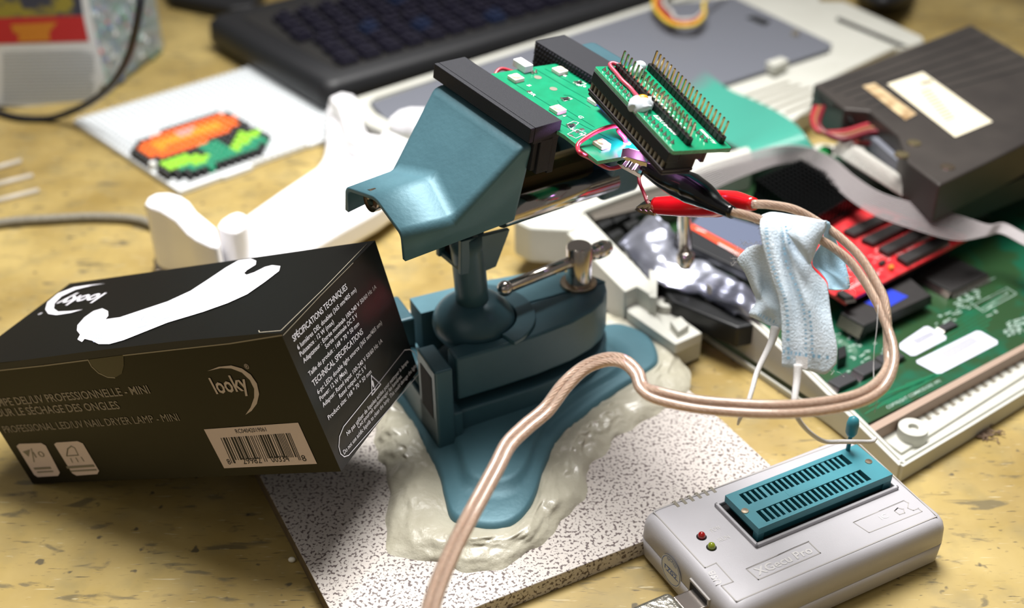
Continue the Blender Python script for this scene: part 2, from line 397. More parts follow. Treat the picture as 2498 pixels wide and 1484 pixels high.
# clamp body with a round socket for the ball
BC = P(1156, 781, 54.5); BR = 102/FP*(BC-CC).dot(_F)
bl = Vector = V((0, 0, 0))
bcl = ((BC-BF.o).dot(BF.x)/BF.k, (BC-BF.o).dot(BF.y)/BF.k)
def half(sgn):
    tg = [(a, n) for a, n in tongue() if (n*sgn >= 0)]
    if sgn < 0: outer = tg                       # from left end round to tip
    else: outer = tg[::-1]
    # inner boundary: from tip back to ball socket, then around to the left end
    r = 18.0; arc = []
    for i in range(0, 15):
        th = i/14*math.radians(128); arc.append((bcl[0]+r*math.cos(th), bcl[1]+sgn*r*math.sin(th)))
    arc = [q for q in arc if q[0] > -15.5]
    return outer+[(bcl[0]+r, sgn*.2)]+arc+[(-15.5, arc[-1][1])]
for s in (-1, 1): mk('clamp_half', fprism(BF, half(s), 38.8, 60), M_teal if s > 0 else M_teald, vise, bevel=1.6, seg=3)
def ringarc(r0, r1, z0, z1, a0, a1, n=26):
    o = []
    for i in range(n+1):
        th = a0+(a1-a0)*i/n; c, s = math.cos(th), math.sin(th)
        o.append([BF(bcl[0]+r*c, bcl[1]+r*s, z) for r, z in ((r0, z0), (r0, z1), (r1, z1), (r1, z0))])
    return loft(o)
mk('socket_collar', ringarc(18.3, 26.5, 59.5, 61.6, -1.3, 1.3), M_teald, vise, bevel=.5)
mk('ball', ball(BC, BR, 40, 1, 1, .7), M_teald, vise, smooth=True)
# head frame
HO = V((-30.1, 463.8, 163.0)); HF = Fr(HO, (.62577, -.7683, -.13462), (.76696, .63751, -.07321), (.14207, -.05744, .98819), k=.9836)
ntop = HF(33, -1, -62); nb = BC+V((0, 0, 4))
mk('neck', tube([nb, nb.lerp(ntop, .35), nb.lerp(ntop, .8), ntop], [7.2, 7.1, 7.1, 7.6], 28), M_teald, vise, smooth=True)
# bracket below the jaw
bp = [(HF.px(x, y, 0, 40).y, HF.px(x, y, 0, 40).z) for x, y in ((1126, 590), (1245, 560), (1241, 572), (1211, 652), (1189, 661), (1125, 673))]
for u in (38.8, 23.2): mk('bracket_plate', fprism(HF, bp, u-1.1, u+1.1, 0), M_teald, vise, bevel=.4)
bz = bp[5][1]; mk('bracket_floor', box(HF, 23, 39, bp[5][0]+1, bp[4][0]-1, bz, bz+2.4), M_teald, vise, bevel=.3)
mk('bracket_inner_shade', box(HF, 23.5, 38.5, bp[5][0]+3, bp[5][0]+5, bz+2, -44), M_hole, vise)  # black plate added to stand in for the shade inside the bracket
# front jaw: hollow cast shell
U = 30.5
def sv(h, v, w): return [HF(U-h, v, w), HF(U+h, v, w)]
A = sv(29, -1, -9); B = sv(29, 5.5, -8); C_ = sv(21.5, -24, -38); E = sv(19.5, -47.5, -38.5); K = sv(20.8, -46, -51); KM = sv(22.5, -24, -48.5); KB = sv(24.5, 6.5, -45.5)
Rj = HF(U, -19.5, -31.5); RE = HF(U, -47, -32.8)
vs = A+B+C_+E+K+KM+KB+[Rj, RE]
fs = [(0, 1, 3, 2), (0, 4, 14, 5, 1), (14, 15, 7, 5), (15, 14, 4, 6), (4, 10, 8, 6), (5, 7, 9, 11), (0, 2, 12, 10, 4), (1, 5, 11, 13, 3), (2, 3, 13, 12)]
mk('front_jaw', (vs, fs), M_teal, vise, solid=2.0, bevel=3.0, seg=5, ang=14)
mk('retaining_ring', lathe(HF(U-6, -45, -39), HF.y, [(0, 4.5), (3, 4.5), (3, 2.2), (0, 2.2)], cap=False), M_steel, vise, smooth=True)
# jaw covers
def pad(side):
    if side == 0:
        g = join(box(HF, 0, 61, 0, 2.2, -6.4, 0), box(HF, 0, 61, 2.3, 15.8, -7.4, 0), box(HF, 2, 60, 4, 6.3, -20, -6), box(HF, 1, 61, 6.4, 12.6, -21.5, -6), box(HF, 1, 60.6, 12.7, 15.8, -23, -6))
    else:
        g = join(box(HF, 0, 61, 54.4, 71.5, -6, 0), box(HF, 0, 61, 54.6, 66, -23, -6))
    return g
mk('jaw_pad', pad(0), M_rub, vise, bevel=.35, label='black rubber jaw pad on the near jaw')
rp = mk('jaw_pad', pad(1), M_rub, vise, bevel=.35, label='black rubber jaw pad on the far jaw')
kn = []
vv, ff = [], []
for i in range(32):
    for j in range(11):
        u = 1+i*1.87+(j % 2)*.93; w = -1.2-j*1.95; k = len(vv)
        if u > 59: continue
        vv += [HF(u-.8, 54.4, w), HF(u, 54.4, w-.9), HF(u+.8, 54.4, w), HF(u, 54.4, w+.9), HF(u, 53.4, w)]
        ff += [(k, k+1, k+4), (k+1, k+2, k+4), (k+2, k+3, k+4), (k+3, k, k+4)]
part(rp, 'knurled_face', (vv, ff), M_rub)
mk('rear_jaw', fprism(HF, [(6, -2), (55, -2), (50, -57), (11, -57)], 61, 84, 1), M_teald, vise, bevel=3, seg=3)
for u in (47, 14): mk('guide_rod', lathe(HF(u, 4, -47), HF.y, [(0, 5.6), (62, 5.6)]), M_chrome, vise, smooth=True, )
mk('guide_fin', box(HF, 44, 46, 5, 62, -56, -50), M_steel, vise) if False else None
sp = [(0, 5.6)]
for i in range(58*2): sp.append((i*.5+.5, 6.0 if i % 2 else 7.0))
mk('lead_screw', lathe(HF(U+4, 4, -43.5), HF.y, sp, 20), M_brass, vise)
hb = HF(U, 84, -46)
mk('screw_hub', lathe(hb, HF.y, [(0, 6), (30, 6), (30, 8), (52, 8)]), M_chrome, vise, smooth=True)
hc = D(1664, 330, 572); h0 = D(1664, 250, 572); h1 = D(1672, 640, 589)
th = mk('tommy_bar', lathe(h0, h1-h0, [(0, 3.2), ((h1-h0).length, 3.2)]), M_chrome, vise, smooth=True)
mk('bar_end_ball', lathe(h1-(h1-h0).normalized()*5, h1-h0, [(0, 3.3), (.5, 4.1), (3, 4.4), (6, 4.2), (8, 2.9), (9, .4)]), M_chrome, vise, smooth=True)
# clamp screw
pc = P(1411, 694, 55)
mk('clamp_screw', lathe(pc, (0, 0, 1), [(-4, 5.9), (19.6, 5.9), (20.6, 5.2), (20.7, .01)], 32), M_chrome, vise, bevel=.2)
mk('washer', lathe(pc, (0, 0, 1), [(0, 8.4), (1.6, 8.4), (1.9, 7.6), (1.9, 5.9)], 36), M_steel, vise, smooth=False, bevel=.3)
a = P(1232, 704, 68.7); b = P(1474, 606, 68.7); ax = (b-a).normalized()
cb = mk('clamp_bar', lathe(a, ax, [(0, 2.7), ((b-a).length, 2.7)]), M_chrome, vise, smooth=True)
part(cb, 'bar_end_ball', ball(a, 3.5, 24), M_chrome, smooth=True)
part(cb, 'bar_end_ball', lathe(b-ax*5, ax, [(-4, 2.8), (-2, 3.4), (0, 3.6), (.1, 4.0), (5, 4.1), (8, 2.9), (9, .5)]), M_chrome, smooth=True)

# ---------------------------------------------------------------- LED board held in the jaws
BW = -4.0
def hb_(x, y, w=BW): q = HF.px(x, y, 2, w); return (q.x, q.y)
bp_ = [(10, 15), (11, 22), (13, 40), (15.5, 57.5), (44, 57), (60, 50), (74, 40), hb_(1560, 372), hb_(1528, 381), hb_(1458, 393), hb_(1378, 330), (58, 13.8), (40, 13.5)]
lb = thing('led_circuit_board', 'green circuit board with white square LEDs gripped between the vise jaws', 'circuit board', HF(40, 30, BW))
g = fprism(HF, bp_, BW-1.6, BW); mk('board', withmat(g, 0)[:2]+([0, 0]+[1]*(len(g[1])-2),), [M_pcb, M_pcbe], lb, bevel=.12)
def onb(px, w, d, h, z0=BW, rot=0):
    q = HF.px(px[0], px[1], 2, z0); c, s = math.cos(rot), math.sin(rot)
    fr = Fr(HF(q.x, q.y, z0), HF.x*c+HF.y*s, HF.y*c-HF.x*s, HF.z)
    return box(fr, -w/2, w/2, -d/2, d/2, 0, h), fr
for px in ((1258, 195), (1365, 177), (1360, 272), (1452, 250), (1467, 356)):
    g, fr = onb(px, 5.0, 5.0, 1.5); L = mk('led', g, M_led, lb, bevel=.2)
    part(L, 'lens', lathe(fr(0, 0, 1.45), fr.z, [(0, 2.0), (.5, 1.9), (.9, 1.2), (1.0, .01)], 20), M_ledlens, smooth=True)
    part(L, 'solder_pad', box(fr, -2.9, 2.9, -2.2, 2.2, .02, .25), M_tin)
g, fr = onb((1570, 338), 4, 4, 1.2); mk('led', g, mat('lit_violet_led', (230, 200, 255), .4, emit=(214, 150, 255), es=14), lb, label='lit violet LED under the adapter')
for px, r in (((1410, 203), .25), ((1378, 243), .25), ((1392, 308), .25)):
    g, fr = onb(px, 3.2, 1.7, .6, rot=1.3); R_ = mk('resistor', g, M_blk, lb, bevel=.08)
    part(R_, 'end_cap', join(box(fr, -1.75, -1.1, -.9, .9, .02, .68), box(fr, 1.1, 1.75, -.9, .9, .02, .68)), M_tin)
for px in ((1408, 322), (1392, 331), (1420, 316), (1291, 224)):
    g, fr = onb(px, 1.9, 1.6, .12, rot=1.3); mk('bare_pad', g, M_tin, lb, bevel=.05)
for px in ((1312, 189), (1350, 217), (1530, 349)):
    q = HF.px(px[0], px[1], 2, BW); mk('drill_hole', lathe(HF(q.x, q.y, BW+.02), HF.z, [(0, 1.6), (.06, 1.6)], 24), M_vent, lb)
for px in ((1299, 180), (1307, 178)):
    q = HF.px(px[0], px[1], 2, BW); mk('solder_joint', lathe(HF(q.x, q.y, BW), HF.z, [(0, .9), (.5, .6), (1.4, .25), (1.8, .05)], 12), M_tin, lb, smooth=True)
g, fr = onb((1274, 168), 8, 4.5, 3.2, BW); mk('wire_plug', g, M_printw, lb, bevel=.4, label='white plastic plug on the board edge')
QB = frq(HF, 0, 100, 0, 70, BW+.03)
si = [text(QB, s, a, b, c, fat=.01) for s, a, b, c in (('5', (1284, 208), (1290, 212), 1.6), ('6', (1372, 184), (1378, 188), 1.6), ('R10', (1406, 208), (1428, 214), 1.6), ('R6', (1391, 317), (1403, 322), 1.7), ('R7', (1412, 328), (1424, 334), 1.7), ('G', (1408, 284), (1415, 290), 2), ('4', (1370, 283), (1376, 286), 1.7), ('3R', (1288, 226), (1302, 236), 1.6))]
for pts in ([(1384, 328), (1405, 338), (1430, 326), (1408, 316)], [(1368, 243), (1377, 247), (1396, 242), (1387, 238)], [(1398, 202), (1412, 210), (1430, 205), (1415, 197)], [(1382, 304), (1393, 316), (1412, 300), (1400, 296)]): si.append(line(QB, pts, .25, closed=True))
mk('silkscreen', join(*si), M_white, lb)
tr = []
M_trace = mat('copper_trace', (0, 116, 84), .3, coat=.4)
for pts in ([(1240, 195), (1330, 250), (1420, 305), (1500, 345)], [(1300, 165), (1385, 215), (1470, 262)], [(1376, 232), (1392, 234), (1440, 262)], [(1330, 168), (1410, 212)], [(1360, 245), (1372, 262), (1450, 310)], [(1250, 215), (1345, 290), (1440, 340)]): tr.append(line(QB, pts, .35, .08))
mk('traces', join(*tr), M_trace, lb)
def oq(pxy, off): q = HF.px(pxy[0], pxy[1], 2, BW+off); return HF(q.x, q.y, BW+off)
# wires
rw = thing('red_jumper_wire', 'thin red wire looping over the LED board down to the red clip', 'wire', oq((1500, 345), 0))
wp = [D(1578, 492, 480), D(1570, 470, 482), D(1560, 445, 482), D(1557, 415, 486), D(1545, 388, 490)]
mk('hanging_end', tube(wp, .75, 8, m=6), M_dredwire, rw, smooth=True)
mk('bare_tip', tube([D(1579, 478, 480), D(1578, 497, 480), D(1572, 518, 480)], .22, 6, m=4), M_cu, rw, smooth=True)
wp = [oq((1527, 349), -.5), oq((1522, 335), 2), oq((1508, 318), 4.5), oq((1518, 310), 6.5), oq((1495, 308), 7), oq((1462, 318), 5), oq((1430, 336), 3), oq((1412, 350), 1.5), oq((1409, 362), .6), D(1416, 374, 442), D(1440, 386, 448), D(1462, 400, 452), D(1490, 411, 456), D(1525, 402, 458), D(1545, 388, 456)]
mk('loop', tube(wp, .85, 10, m=6), M_redwire, rw, smooth=True)
mk('rear_tail', tube([HF(9, 36, BW-3), HF(6, 31, BW-2), HF(9, 26, BW-4), HF(20, 24, BW-7)], .8, 8, m=5), M_redwire, lb, smooth=True, label='red wire from the white plug')

# ---------------------------------------------------------------- pin adapter board
AO = V((41.284, 423.305, 177.039)); AF = Fr(AO, (.42727, -.88106, -.2029), (.86651, .4631, -.18625), (.25806, -.09624, .96132))
ad = thing('pin_adapter_board', 'green pin adapter board with two rows of upright pins on a tall black socket', 'circuit board', AF(24, 7, -4))
pz = -2.5
g = fprism(AF, rrect(-3.6, 52.4, -8.4, 17.2, .8, 3), pz-1.6, pz); mk('board', (g[0], g[1], [0, 0]+[1]*(len(g[1])-2)), [M_pcb, M_pcbe], ad, bevel=.12)
hdr = []
pin0 = box(Fr((0, 0, 0), (1, 0, 0), (0, 1, 0)), -.32, .32, -.32, .32, 0, 6.4)
pm = None
for r, y in ((0, 0), (1, 14.6)):
    g = []
    for i in range(20):
        x = i*2.54; c = [(x-1.27, y-.8), (x-.85, y-1.25), (x+.85, y-1.25), (x+1.27, y-.8), (x+1.27, y+.8), (x+.85, y+1.25), (x-.85, y+1.25), (x-1.27, y+.8)]
        g.append(fprism(AF, c, pz, 0))
    h = mk('pin_header', join(*g), M_blk, ad)
    for i in range(20):
        x = i*2.54
        g = loft([[AF(x+a*s, y+b*s, z) for a, b in ((-.32, -.32), (.32, -.32), (.32, .32), (-.32, .32))] for z, s in ((0, 1), (5.7, 1), (6.1, .6))])
        if pm is None: pm = part(h, 'pin', g, M_pin); px0 = (x, y)
        else:
            c = pm.copy(); c.parent = h; COL.objects.link(c); c.location = (AF(x, y, 0)-AF(*px0, 0))*MM
            if r: c.data = pmg if 'pmg' in globals() else c.data
# solder cones beside both rows
for (x0, y) in ((0, -6.0), (0, 8.6)):
    base = None
    for i in range(20):
        x = x0+i*2.54-.6
        if y < 0 and 9 <= i <= 11: continue
        if base is None:
            base = mk('solder_cone', lathe(AF(x, y, pz), AF.z+AF.x*.1, [(0, .95), (.4, .7), (.9, .35), (1.6, .12), (1.9, .03)], 10), M_tin, ad, smooth=True); bx0 = (x, y)
        else:
            c = base.copy(); c.parent = ad; COL.objects.link(c); c.location = (AF(x, y, 0)-AF(*bx0, 0))*MM
mk('center_pads', join(*[box(AF, 17+i*2.54, 18.7+i*2.54, 4.2, 5.6, pz, pz+.1) for i in range(9)]), M_printw, ad)
QA = frq(AF, -4, 53, -9, 18, pz+.03)
g = [text(QA, 'E2R16-A00', (1593, 282), (1645, 330), 2.1, fat=.012, shear=.15), text(QA, 'http://gglabs.us', (1488, 172), (1548, 232), 1.6, fat=.008, shear=.15), text(QA, 'ALL-2788085I', (1748, 351), (1713, 316), 1.5, fat=.008)]
mk('silkscreen', join(*g), M_white, ad)
def ring(x0, x1, y0, y1, z0, z1): return box(AF, x0, x1, y0, y1, z0, z1)
mk('upper_socket', join(ring(-3, 51.0, -8.6, -3.6, -8.4, -4.1), ring(-3, 51.0, -3.6, 6.6, -7.6, -4.1), ring(-3, 51.0, 6.6, 8.2, -9, -4.1)), M_blk, ad, bevel=.2)
mk('contact_comb', join(*[ring(-2.6+i*2.54, -1.5+i*2.54, -8.2, -7.2, -11.3, -8.4) for i in range(21)]), M_vent, ad)
mk('socket_core', ring(-2.4, 50.4, -7.4, 4.8, -11.4, -7), M_blk, ad, bevel=.2)
mk('lower_socket', join(ring(-3.2, 50.8, -8.6, 4.9, -12.6, -11.3), ring(-2.8, 50.4, -8.2, 4.5, -14, -12.8)), mat('brown_black_plastic', (48, 40, 42), .45), ad, bevel=.5)
_b = ball(AF(23.8, -4.8, pz+.6), 4.0, 32, 1.25, 1.15, .7)
mk('glue_blob', ([p+V((1, .6, .8))*noise.noise(p*.42)*1.5 for p in _b[0]], _b[1]), M_glue, ad, smooth=True, label='clear hot glue blob')
mk('amber_bead', ball(AF(22.5, -3.8, pz+2.4), 1.6, 16, 1.3, 1, .8), M_ora, ad, smooth=True)
mk('glue_blob', ball(AF(2.5, 6.2, pz+1.4), 2.2, 20, 1.3, 1.3, 1), M_glue, ad, smooth=True)
mk('glue_blob', ball(AF(-.5, 9.5, pz+1.6), 2.0, 20, 1.3, 1.2, 1.1), M_glue, ad, smooth=True)
mk('red_lead', tube([AF(-1.5, .6, pz+1.6), AF(-3.2, -1, pz+1.5), AF(-2.6, -2.6, pz+1), AF(3, -3, pz+.9), AF(8, -3.4, pz+.9), AF(13, -3.0, pz+.9), AF(17, -3.4, pz+1), AF(20, -4, pz+1.4)], .8, 10, m=6), mat('pink_red_wire', (196, 70, 92), .3, coat=.3), ad, smooth=True)
# blue tape under the adapter
bt = [HF(*HF.px(x, y, 2, BW+2), ) for x, y in ((1455, 257), (1470, 250), (1560, 355), (1545, 335))]
mk('blue_tape_strip', prism([p+HF.z*.3 for p in bt], bt), M_bluew, ad, label='blue tape under the socket')

# ---------------------------------------------------------------- two-lead cable with clips
cab = thing('clear_speaker_cable', 'clear two conductor copper cable with red and black clips, curling over the vise foot', 'cable', D(1150, 1300, 400))
b_path = [(1782, 516, 418), (1830, 528, 420), (1880, 545, 423), (1945, 562, 424), (2010, 590, 424), (2065, 630, 423), (2105, 680, 421), (2140, 740, 417), (2165, 800, 412), (2180, 850, 407), (2178, 900, 402), (2150, 952, 397), (2090, 985, 393), (2000, 1003, 390), (1900, 1010, 389), (1790, 1006, 390), (1690, 996, 392), (1600, 975, 396), (1562, 950, 400), (1548, 915, 404), (1520, 889, 408), (1480, 884, 412), (1430, 903, 414), (1385, 946, 412), (1340, 1005, 408), (1290, 1048, 403), (1248, 1090, 397), (1222, 1140, 391), (1190, 1200, 385), (1150, 1275, 378), (1110, 1355, 372), (1075, 1440, 366), (1050, 1530, 360), (1030, 1640, 354)]
r_path = [(1836, 498, 424), (1880, 500, 426), (1940, 512, 428), (2000, 545, 429), (2050, 580, 427), (2100, 630, 424), (2138, 690, 420), (2160, 745, 416)]
B_ = [D(*p) for p in b_path]; Rr = [D(*p) for p in r_path]
# second conductor runs beside the first one after the junction
def side(i): 
    t = (B_[min(i+1, len(B_)-1)]-B_[i-1]).normalized(); vd = (B_[i]-CC).normalized(); return t.cross(vd).normalized()
Rr2 = list(Rr)
for i in range(9, len(B_)):
    s = side(i); k = .93 if 11 <= i <= 17 else (.8 if i > 22 else .6); vd = (B_[i]-CC).normalized()
    Rr2.append(B_[i]-s*3.1*k+vd*3.1*math.sqrt(max(0, 1-k*k)))
M_jack = mat('clear_pvc_jacket', (255, 244, 232), .1, trans=.92, ior=1.3, coat=.5)
def strands(path, r, name):
    pp = cr(path, 10); fs_ = frames(pp); gs = []; Ls = [0]
    for i in range(1, len(pp)): Ls.append(Ls[-1]+(pp[i]-pp[i-1]).length)
    for k in range(7):
        q = []
        for i, p in enumerate(pp):
            t, x, y = fs_[i]; an = Ls[i]*.42+k*2*pi/7
            q.append(p+x*(r*.68*math.cos(an))+y*(r*.68*math.sin(an)))
        gs.append(tube(q, r*.36, 6, True))
    gs.append(tube(pp, r*.6, 8))
    return join(*gs)
for pth, nm in ((B_, 'lead'), (Rr2, 'lead')):
    ld = mk(nm, tube(pth, 1.62, 14, m=10), M_jack, cab, smooth=True)
    part(ld, 'copper_strands', strands(pth, 1.15, nm), M_cu, smooth=True)
# black clip
bk = [(1570, 401, 450), (1610, 425, 447), (1650, 445, 443), (1686, 460, 437), (1720, 478, 430), (1752, 500, 424), (1787, 519, 418)]
Bk = [D(*p) for p in bk]
bc_ = mk('alligator_clip', tube(Bk, [3.2, 4.4, 5.4, 5.8, 4.7, 3.0, 2.2], 20, m=6, fy=.95), M_blkg, cab, smooth=True, label='black insulated clip on the board corner')
def jaw(p0, p1, w, up, h):
    ax = (p1-p0).normalized(); fr = Fr(p0, ax, up.cross(ax), up); L = (p1-p0).length
    pr_ = [(0, 0), (L*.25, h), (L, h*1.5), (L, .2)]
    for i in range(7, 0, -1): pr_ += [(L*(i/8), .2 if i % 2 else -.5)]
    g = fprism(fr, pr_, -w/2, w/2, 1); return g
up = (CC-D(1550, 390, 455)).normalized(); up = (up*.3+V((0, 0, 1))).normalized()
part(bc_, 'clip_jaw', jaw(D(1515, 374, 442), D(1580, 398, 443), 5.6, up, 1.6), M_chrome, bevel=.3)
part(bc_, 'clip_jaw', jaw(D(1511, 387, 449), D(1570, 414, 447), 5.6, -up, 1.5), M_chrome, bevel=.3)
rk = [(1601, 502, 474), (1650, 502, 466), (1700, 500, 458), (1750, 497, 448), (1795, 494, 436), (1840, 498, 426)]
Rk = [D(*p) for p in rk]
rc_ = mk('alligator_clip', tube(Rk, [3.5, 4.1, 4.8, 5.2, 4.2, 2.3], 20, m=6, fy=.95), M_redv, cab, smooth=True, label='red insulated clip hanging below')
part(rc_, 'clip_jaw', jaw(D(1554, 503, 480), D(1604, 500, 474), 4.2, V((0, 0, 1)), 1.3), M_chrome, bevel=.3)
part(rc_, 'clip_jaw', jaw(D(1554, 506, 480), D(1604, 512, 474), 4.2, V((0, 0, -1)), 1.3), M_steel, bevel=.3)

# ---------------------------------------------------------------- torn face mask strip
mz = lambda pts: [D(1780+x*.29656, 480+y*.29656, d) for x, y, d in pts]
mask = thing('torn_face_mask', 'torn light blue face mask scrap draped over the clear cable', 'face mask', D(1960, 700, 424))
front = [mz(r) for r in (
    [(262, 150, 424), (330, 128, 421), (400, 130, 420), (520, 150, 419), (620, 165, 421), (795, 200, 424)],
    [(248, 230, 416), (330, 230, 414), (400, 250, 415), (470, 260, 413), (560, 270, 415), (760, 320, 418)],
    [(262, 370, 414), (350, 370, 412), (420, 380, 414), (475, 400, 411), (560, 440, 416), (670, 550, 417)],
    [(300, 520, 413), (390, 520, 411), (450, 520, 414), (540, 580, 411), (640, 590, 416), (790, 700, 417)],
    [(350, 690, 412), (430, 690, 410), (500, 690, 413), (590, 740, 410), (690, 720, 415), (812, 790, 416)],
    [(400, 840, 411), (470, 840, 409), (540, 850, 412), (640, 870, 409), (730, 880, 414), (828, 920, 415)],
    [(425, 1020, 410), (490, 1020, 409), (570, 1030, 411), (670, 1040, 409), (760, 1040, 412), (850, 1060, 413)],
    [(428, 1220, 410), (500, 1220, 409), (590, 1230, 410), (690, 1250, 409), (790, 1250, 411), (885, 1240, 412)],
    [(430, 1400, 410), (500, 1412, 410), (600, 1425, 410), (700, 1445, 410), (790, 1460, 411), (880, 1375, 412)])]
mk('front_flap', sheet(front, 6), M_mask, mask, smooth=True, solid=.35)
fold = [mz(r) for r in (
    [(470, 300, 410), (560, 240, 409), (680, 200, 412), (800, 196, 418)],
    [(500, 340, 409), (590, 330, 407), (690, 300, 410), (790, 270, 417)],
    [(560, 430, 409), (620, 430, 407), (690, 400, 410), (745, 360, 416)],
    [(640, 545, 411), (655, 560, 410), (670, 545, 411), (690, 500, 415)])]
mk('folded_corner', sheet(fold, 5), M_mask, mask, smooth=True, solid=.35)
bl_ = [mz(r) for r in (
    [(140, 420, 428), (210, 395, 426), (270, 400, 424), (330, 430, 424)],
    [(60, 520, 430), (140, 480, 427), (260, 500, 425), (350, 560, 424)],
    [(120, 620, 428), (200, 620, 425), (280, 640, 426), (370, 700, 423)],
    [(180, 760, 427), (240, 780, 424), (300, 780, 427), (400, 820, 423)],
    [(215, 860, 426), (250, 850, 425), (330, 900, 422), (420, 950, 423)],
    [(160, 950, 425), (230, 960, 422), (310, 990, 424), (425, 1060, 422)],
    [(170, 985, 425), (240, 1020, 423), (320, 1060, 424), (425, 1100, 423)])]
mk('rear_flap', sheet(bl_, 5), M_mask, mask, smooth=True, solid=.35)
rt = [mz(r) for r in (
    [(790, 200, 424), (815, 210, 426), (840, 260, 428)],
    [(760, 360, 426), (830, 340, 430), (880, 380, 432)],
    [(700, 470, 426), (820, 480, 431), (930, 500, 434)],
    [(680, 560, 424), (800, 600, 430), (960, 600, 433)],
    [(740, 620, 421), (850, 660, 427), (985, 720, 430)],
    [(800, 700, 419), (860, 740, 424), (975, 762, 428)],
    [(812, 768, 418), (870, 772, 422), (940, 768, 426)])]
mk('side_flap', sheet(rt, 5), M_maskb, mask, smooth=True, solid=.35)
sd = []
def dashes(pts, n, ln=.42, w=.9, off=.9):
    pp = cr([p for p in mz(pts)], 12)
    for i in range(n):
        k = int((i+.3)/n*(len(pp)-2)); k2 = min(len(pp)-1, k+max(1, int(len(pp)/n*ln))); a, b = pp[k], pp[k2]; vd = (CC-a).normalized(); t = (b-a).normalized(); s = t.cross(vd).normalized()*w/2
        a, b = a+vd*off, b+vd*off
        sd.append(([a-s, a+s, b+s, b-s], [(0, 1, 2, 3)]))
dashes([(303, 200, 414), (302, 280, 413), (316, 430, 412), (350, 560, 411), (400, 690, 410), (440, 790, 409), (470, 920, 409), (478, 1100, 409), (485, 1390, 409)], 34, w=1.1)
dashes([(425, 250, 414), (440, 330, 413), (470, 560, 412), (560, 760, 410), (610, 940, 409), (625, 1120, 409), (625, 1280, 409)], 26, w=.8)
dashes([(460, 240, 413), (500, 420, 411)], 5, w=.8); dashes([(655, 940, 409), (675, 1140, 409), (680, 1320, 409)], 10, w=.8)
dashes([(440, 1275, 410), (600, 1300, 409), (860, 1330, 411)], 9, w=1.2, ln=.3)
dashes([(230, 965, 421), (300, 1000, 421), (390, 1040, 421)], 6, w=1.2, ln=.3)
mk('weld_marks', join(*sd), M_stitch, mask)
mk('cord_patch', ([p for p in mz([(545, 1310, 408), (645, 1320, 408), (640, 1420, 408), (545, 1412, 408)])], [(0, 1, 2, 3)]), M_loop, mask, solid=.4)
mk('ear_loop', tube([D(1947, 890, 408), D(1944, 930, 407), D(1938, 985, 404), D(1946, 1020, 404), D(1975, 1055, 412), D(2010, 1077, 426), D(2050, 1078, 428), D(2085, 1078, 430), D(2125, 1078, 437), D(2136, 1070, 440)], [1.5, 1.3, 1.1, .9, .8, .8, .8, .8, .8, .7], 10, m=6), M_loop, mask, smooth=True)
mk('ear_loop', tube([D(1892, 800, 424), D(1880, 840, 422), D(1848, 905, 418), D(1835, 950, 414), D(1822, 990, 412), D(1806, 1020, 414), D(1800, 1036, 418)], [1.8, 1.3, .95, .85, .8, .7, .4], 10, m=6), M_loop, mask, smooth=True)
fz = []
for i in range(90):
    s = random.choice([((250, 150), (800, 200)), ((60, 420), (60, 560)), ((985, 600), (985, 760)), ((430, 1400), (880, 1440)), ((250, 150), (250, 400)), ((100, 400), (270, 380))]); u = random.random()
    x = s[0][0]+(s[1][0]-s[0][0])*u; y = s[0][1]+(s[1][1]-s[0][1])*u; d = 412 if y > 1000 else 422
    q = [mz([(x+random.uniform(-5, 5), y, d)])[0]]
    for k in range(3): q.append(q[-1]+V((random.uniform(-1, 1), random.uniform(-1, 1), random.uniform(-1, 1)))*1.3)
    fz.append(tube(q, .045, 4, m=3))
mk('frayed_fibers', join(*fz), M_loop, mask, kind='stuff')
mk('loose_thread', tube([D(2142, 745, 412), D(2139, 800, 410), D(2133, 850, 409), D(2131, 900, 408), D(2134, 960, 400), D(2140, 975, 398), D(2133, 1008, 398)], .1, 5, m=5), M_loop, mask, smooth=True)

# ---------------------------------------------------------------- chip programmer
cy, sy = math.cos(.473), math.sin(.473)
PF = Fr((53.7, 351.5, 0), (cy, sy, 0), (-sy, cy, 0))
pg = thing('chip_programmer', 'light grey chip programmer box with a turquoise lever socket in the lower right', 'chip programmer', PF(47, -28, 0))
def rr(z, g): return [PF(a, b, z) for a, b in rrect(-4.6+g, 98.2-g, -58.6+g, 2.2-g, 4.5, 6)]
mk('case', loft([rr(.3, 2.0), rr(2, .5), rr(10.8, 0), rr(11, .35), rr(11.3, 0), rr(17.5, .3), rr(19.8, .8), rr(21.6, 1.8), rr(22.5, 3.0), rr(22.8, 4.2)]), M_lgrey, pg, smooth=True)
PFq = frq(PF, -5, 100, -60, 3, 22.8)
def pgq(p): q = PF.px(p[0], p[1], 2, 22.8); return (q.x, q.y)
gl = [line(PFq, [(1592.5, 1247), (2047, 1081)], .5), line(PFq, [(2090, 1078), (2285.6, 1259.7), (1796.6, 1468.2), (1760, 1430)], .5), line(PFq, [(1592.5, 1247), (1720, 1386)], .5),
      line(PFq, [(1720, 1386), (1747, 1374), (1788.6, 1420), (1760, 1430)], .4), line(PFq, [(1821, 1389), (1972, 1322), (2001, 1350), (1850, 1415)], .45, closed=True),
      line(PFq, [(2081.5, 1275), (2205, 1222), (2216, 1228), (2214, 1240), (2228, 1246), (2240, 1241), (2249, 1248.6), (2120, 1300)], .35, closed=True),
      line(PFq, [(2182, 1247), (2190, 1240), (2204, 1243), (2207, 1252), (2194, 1256)], .35, closed=True)]
mk('panel_groove', join(*gl), M_groove, pg)
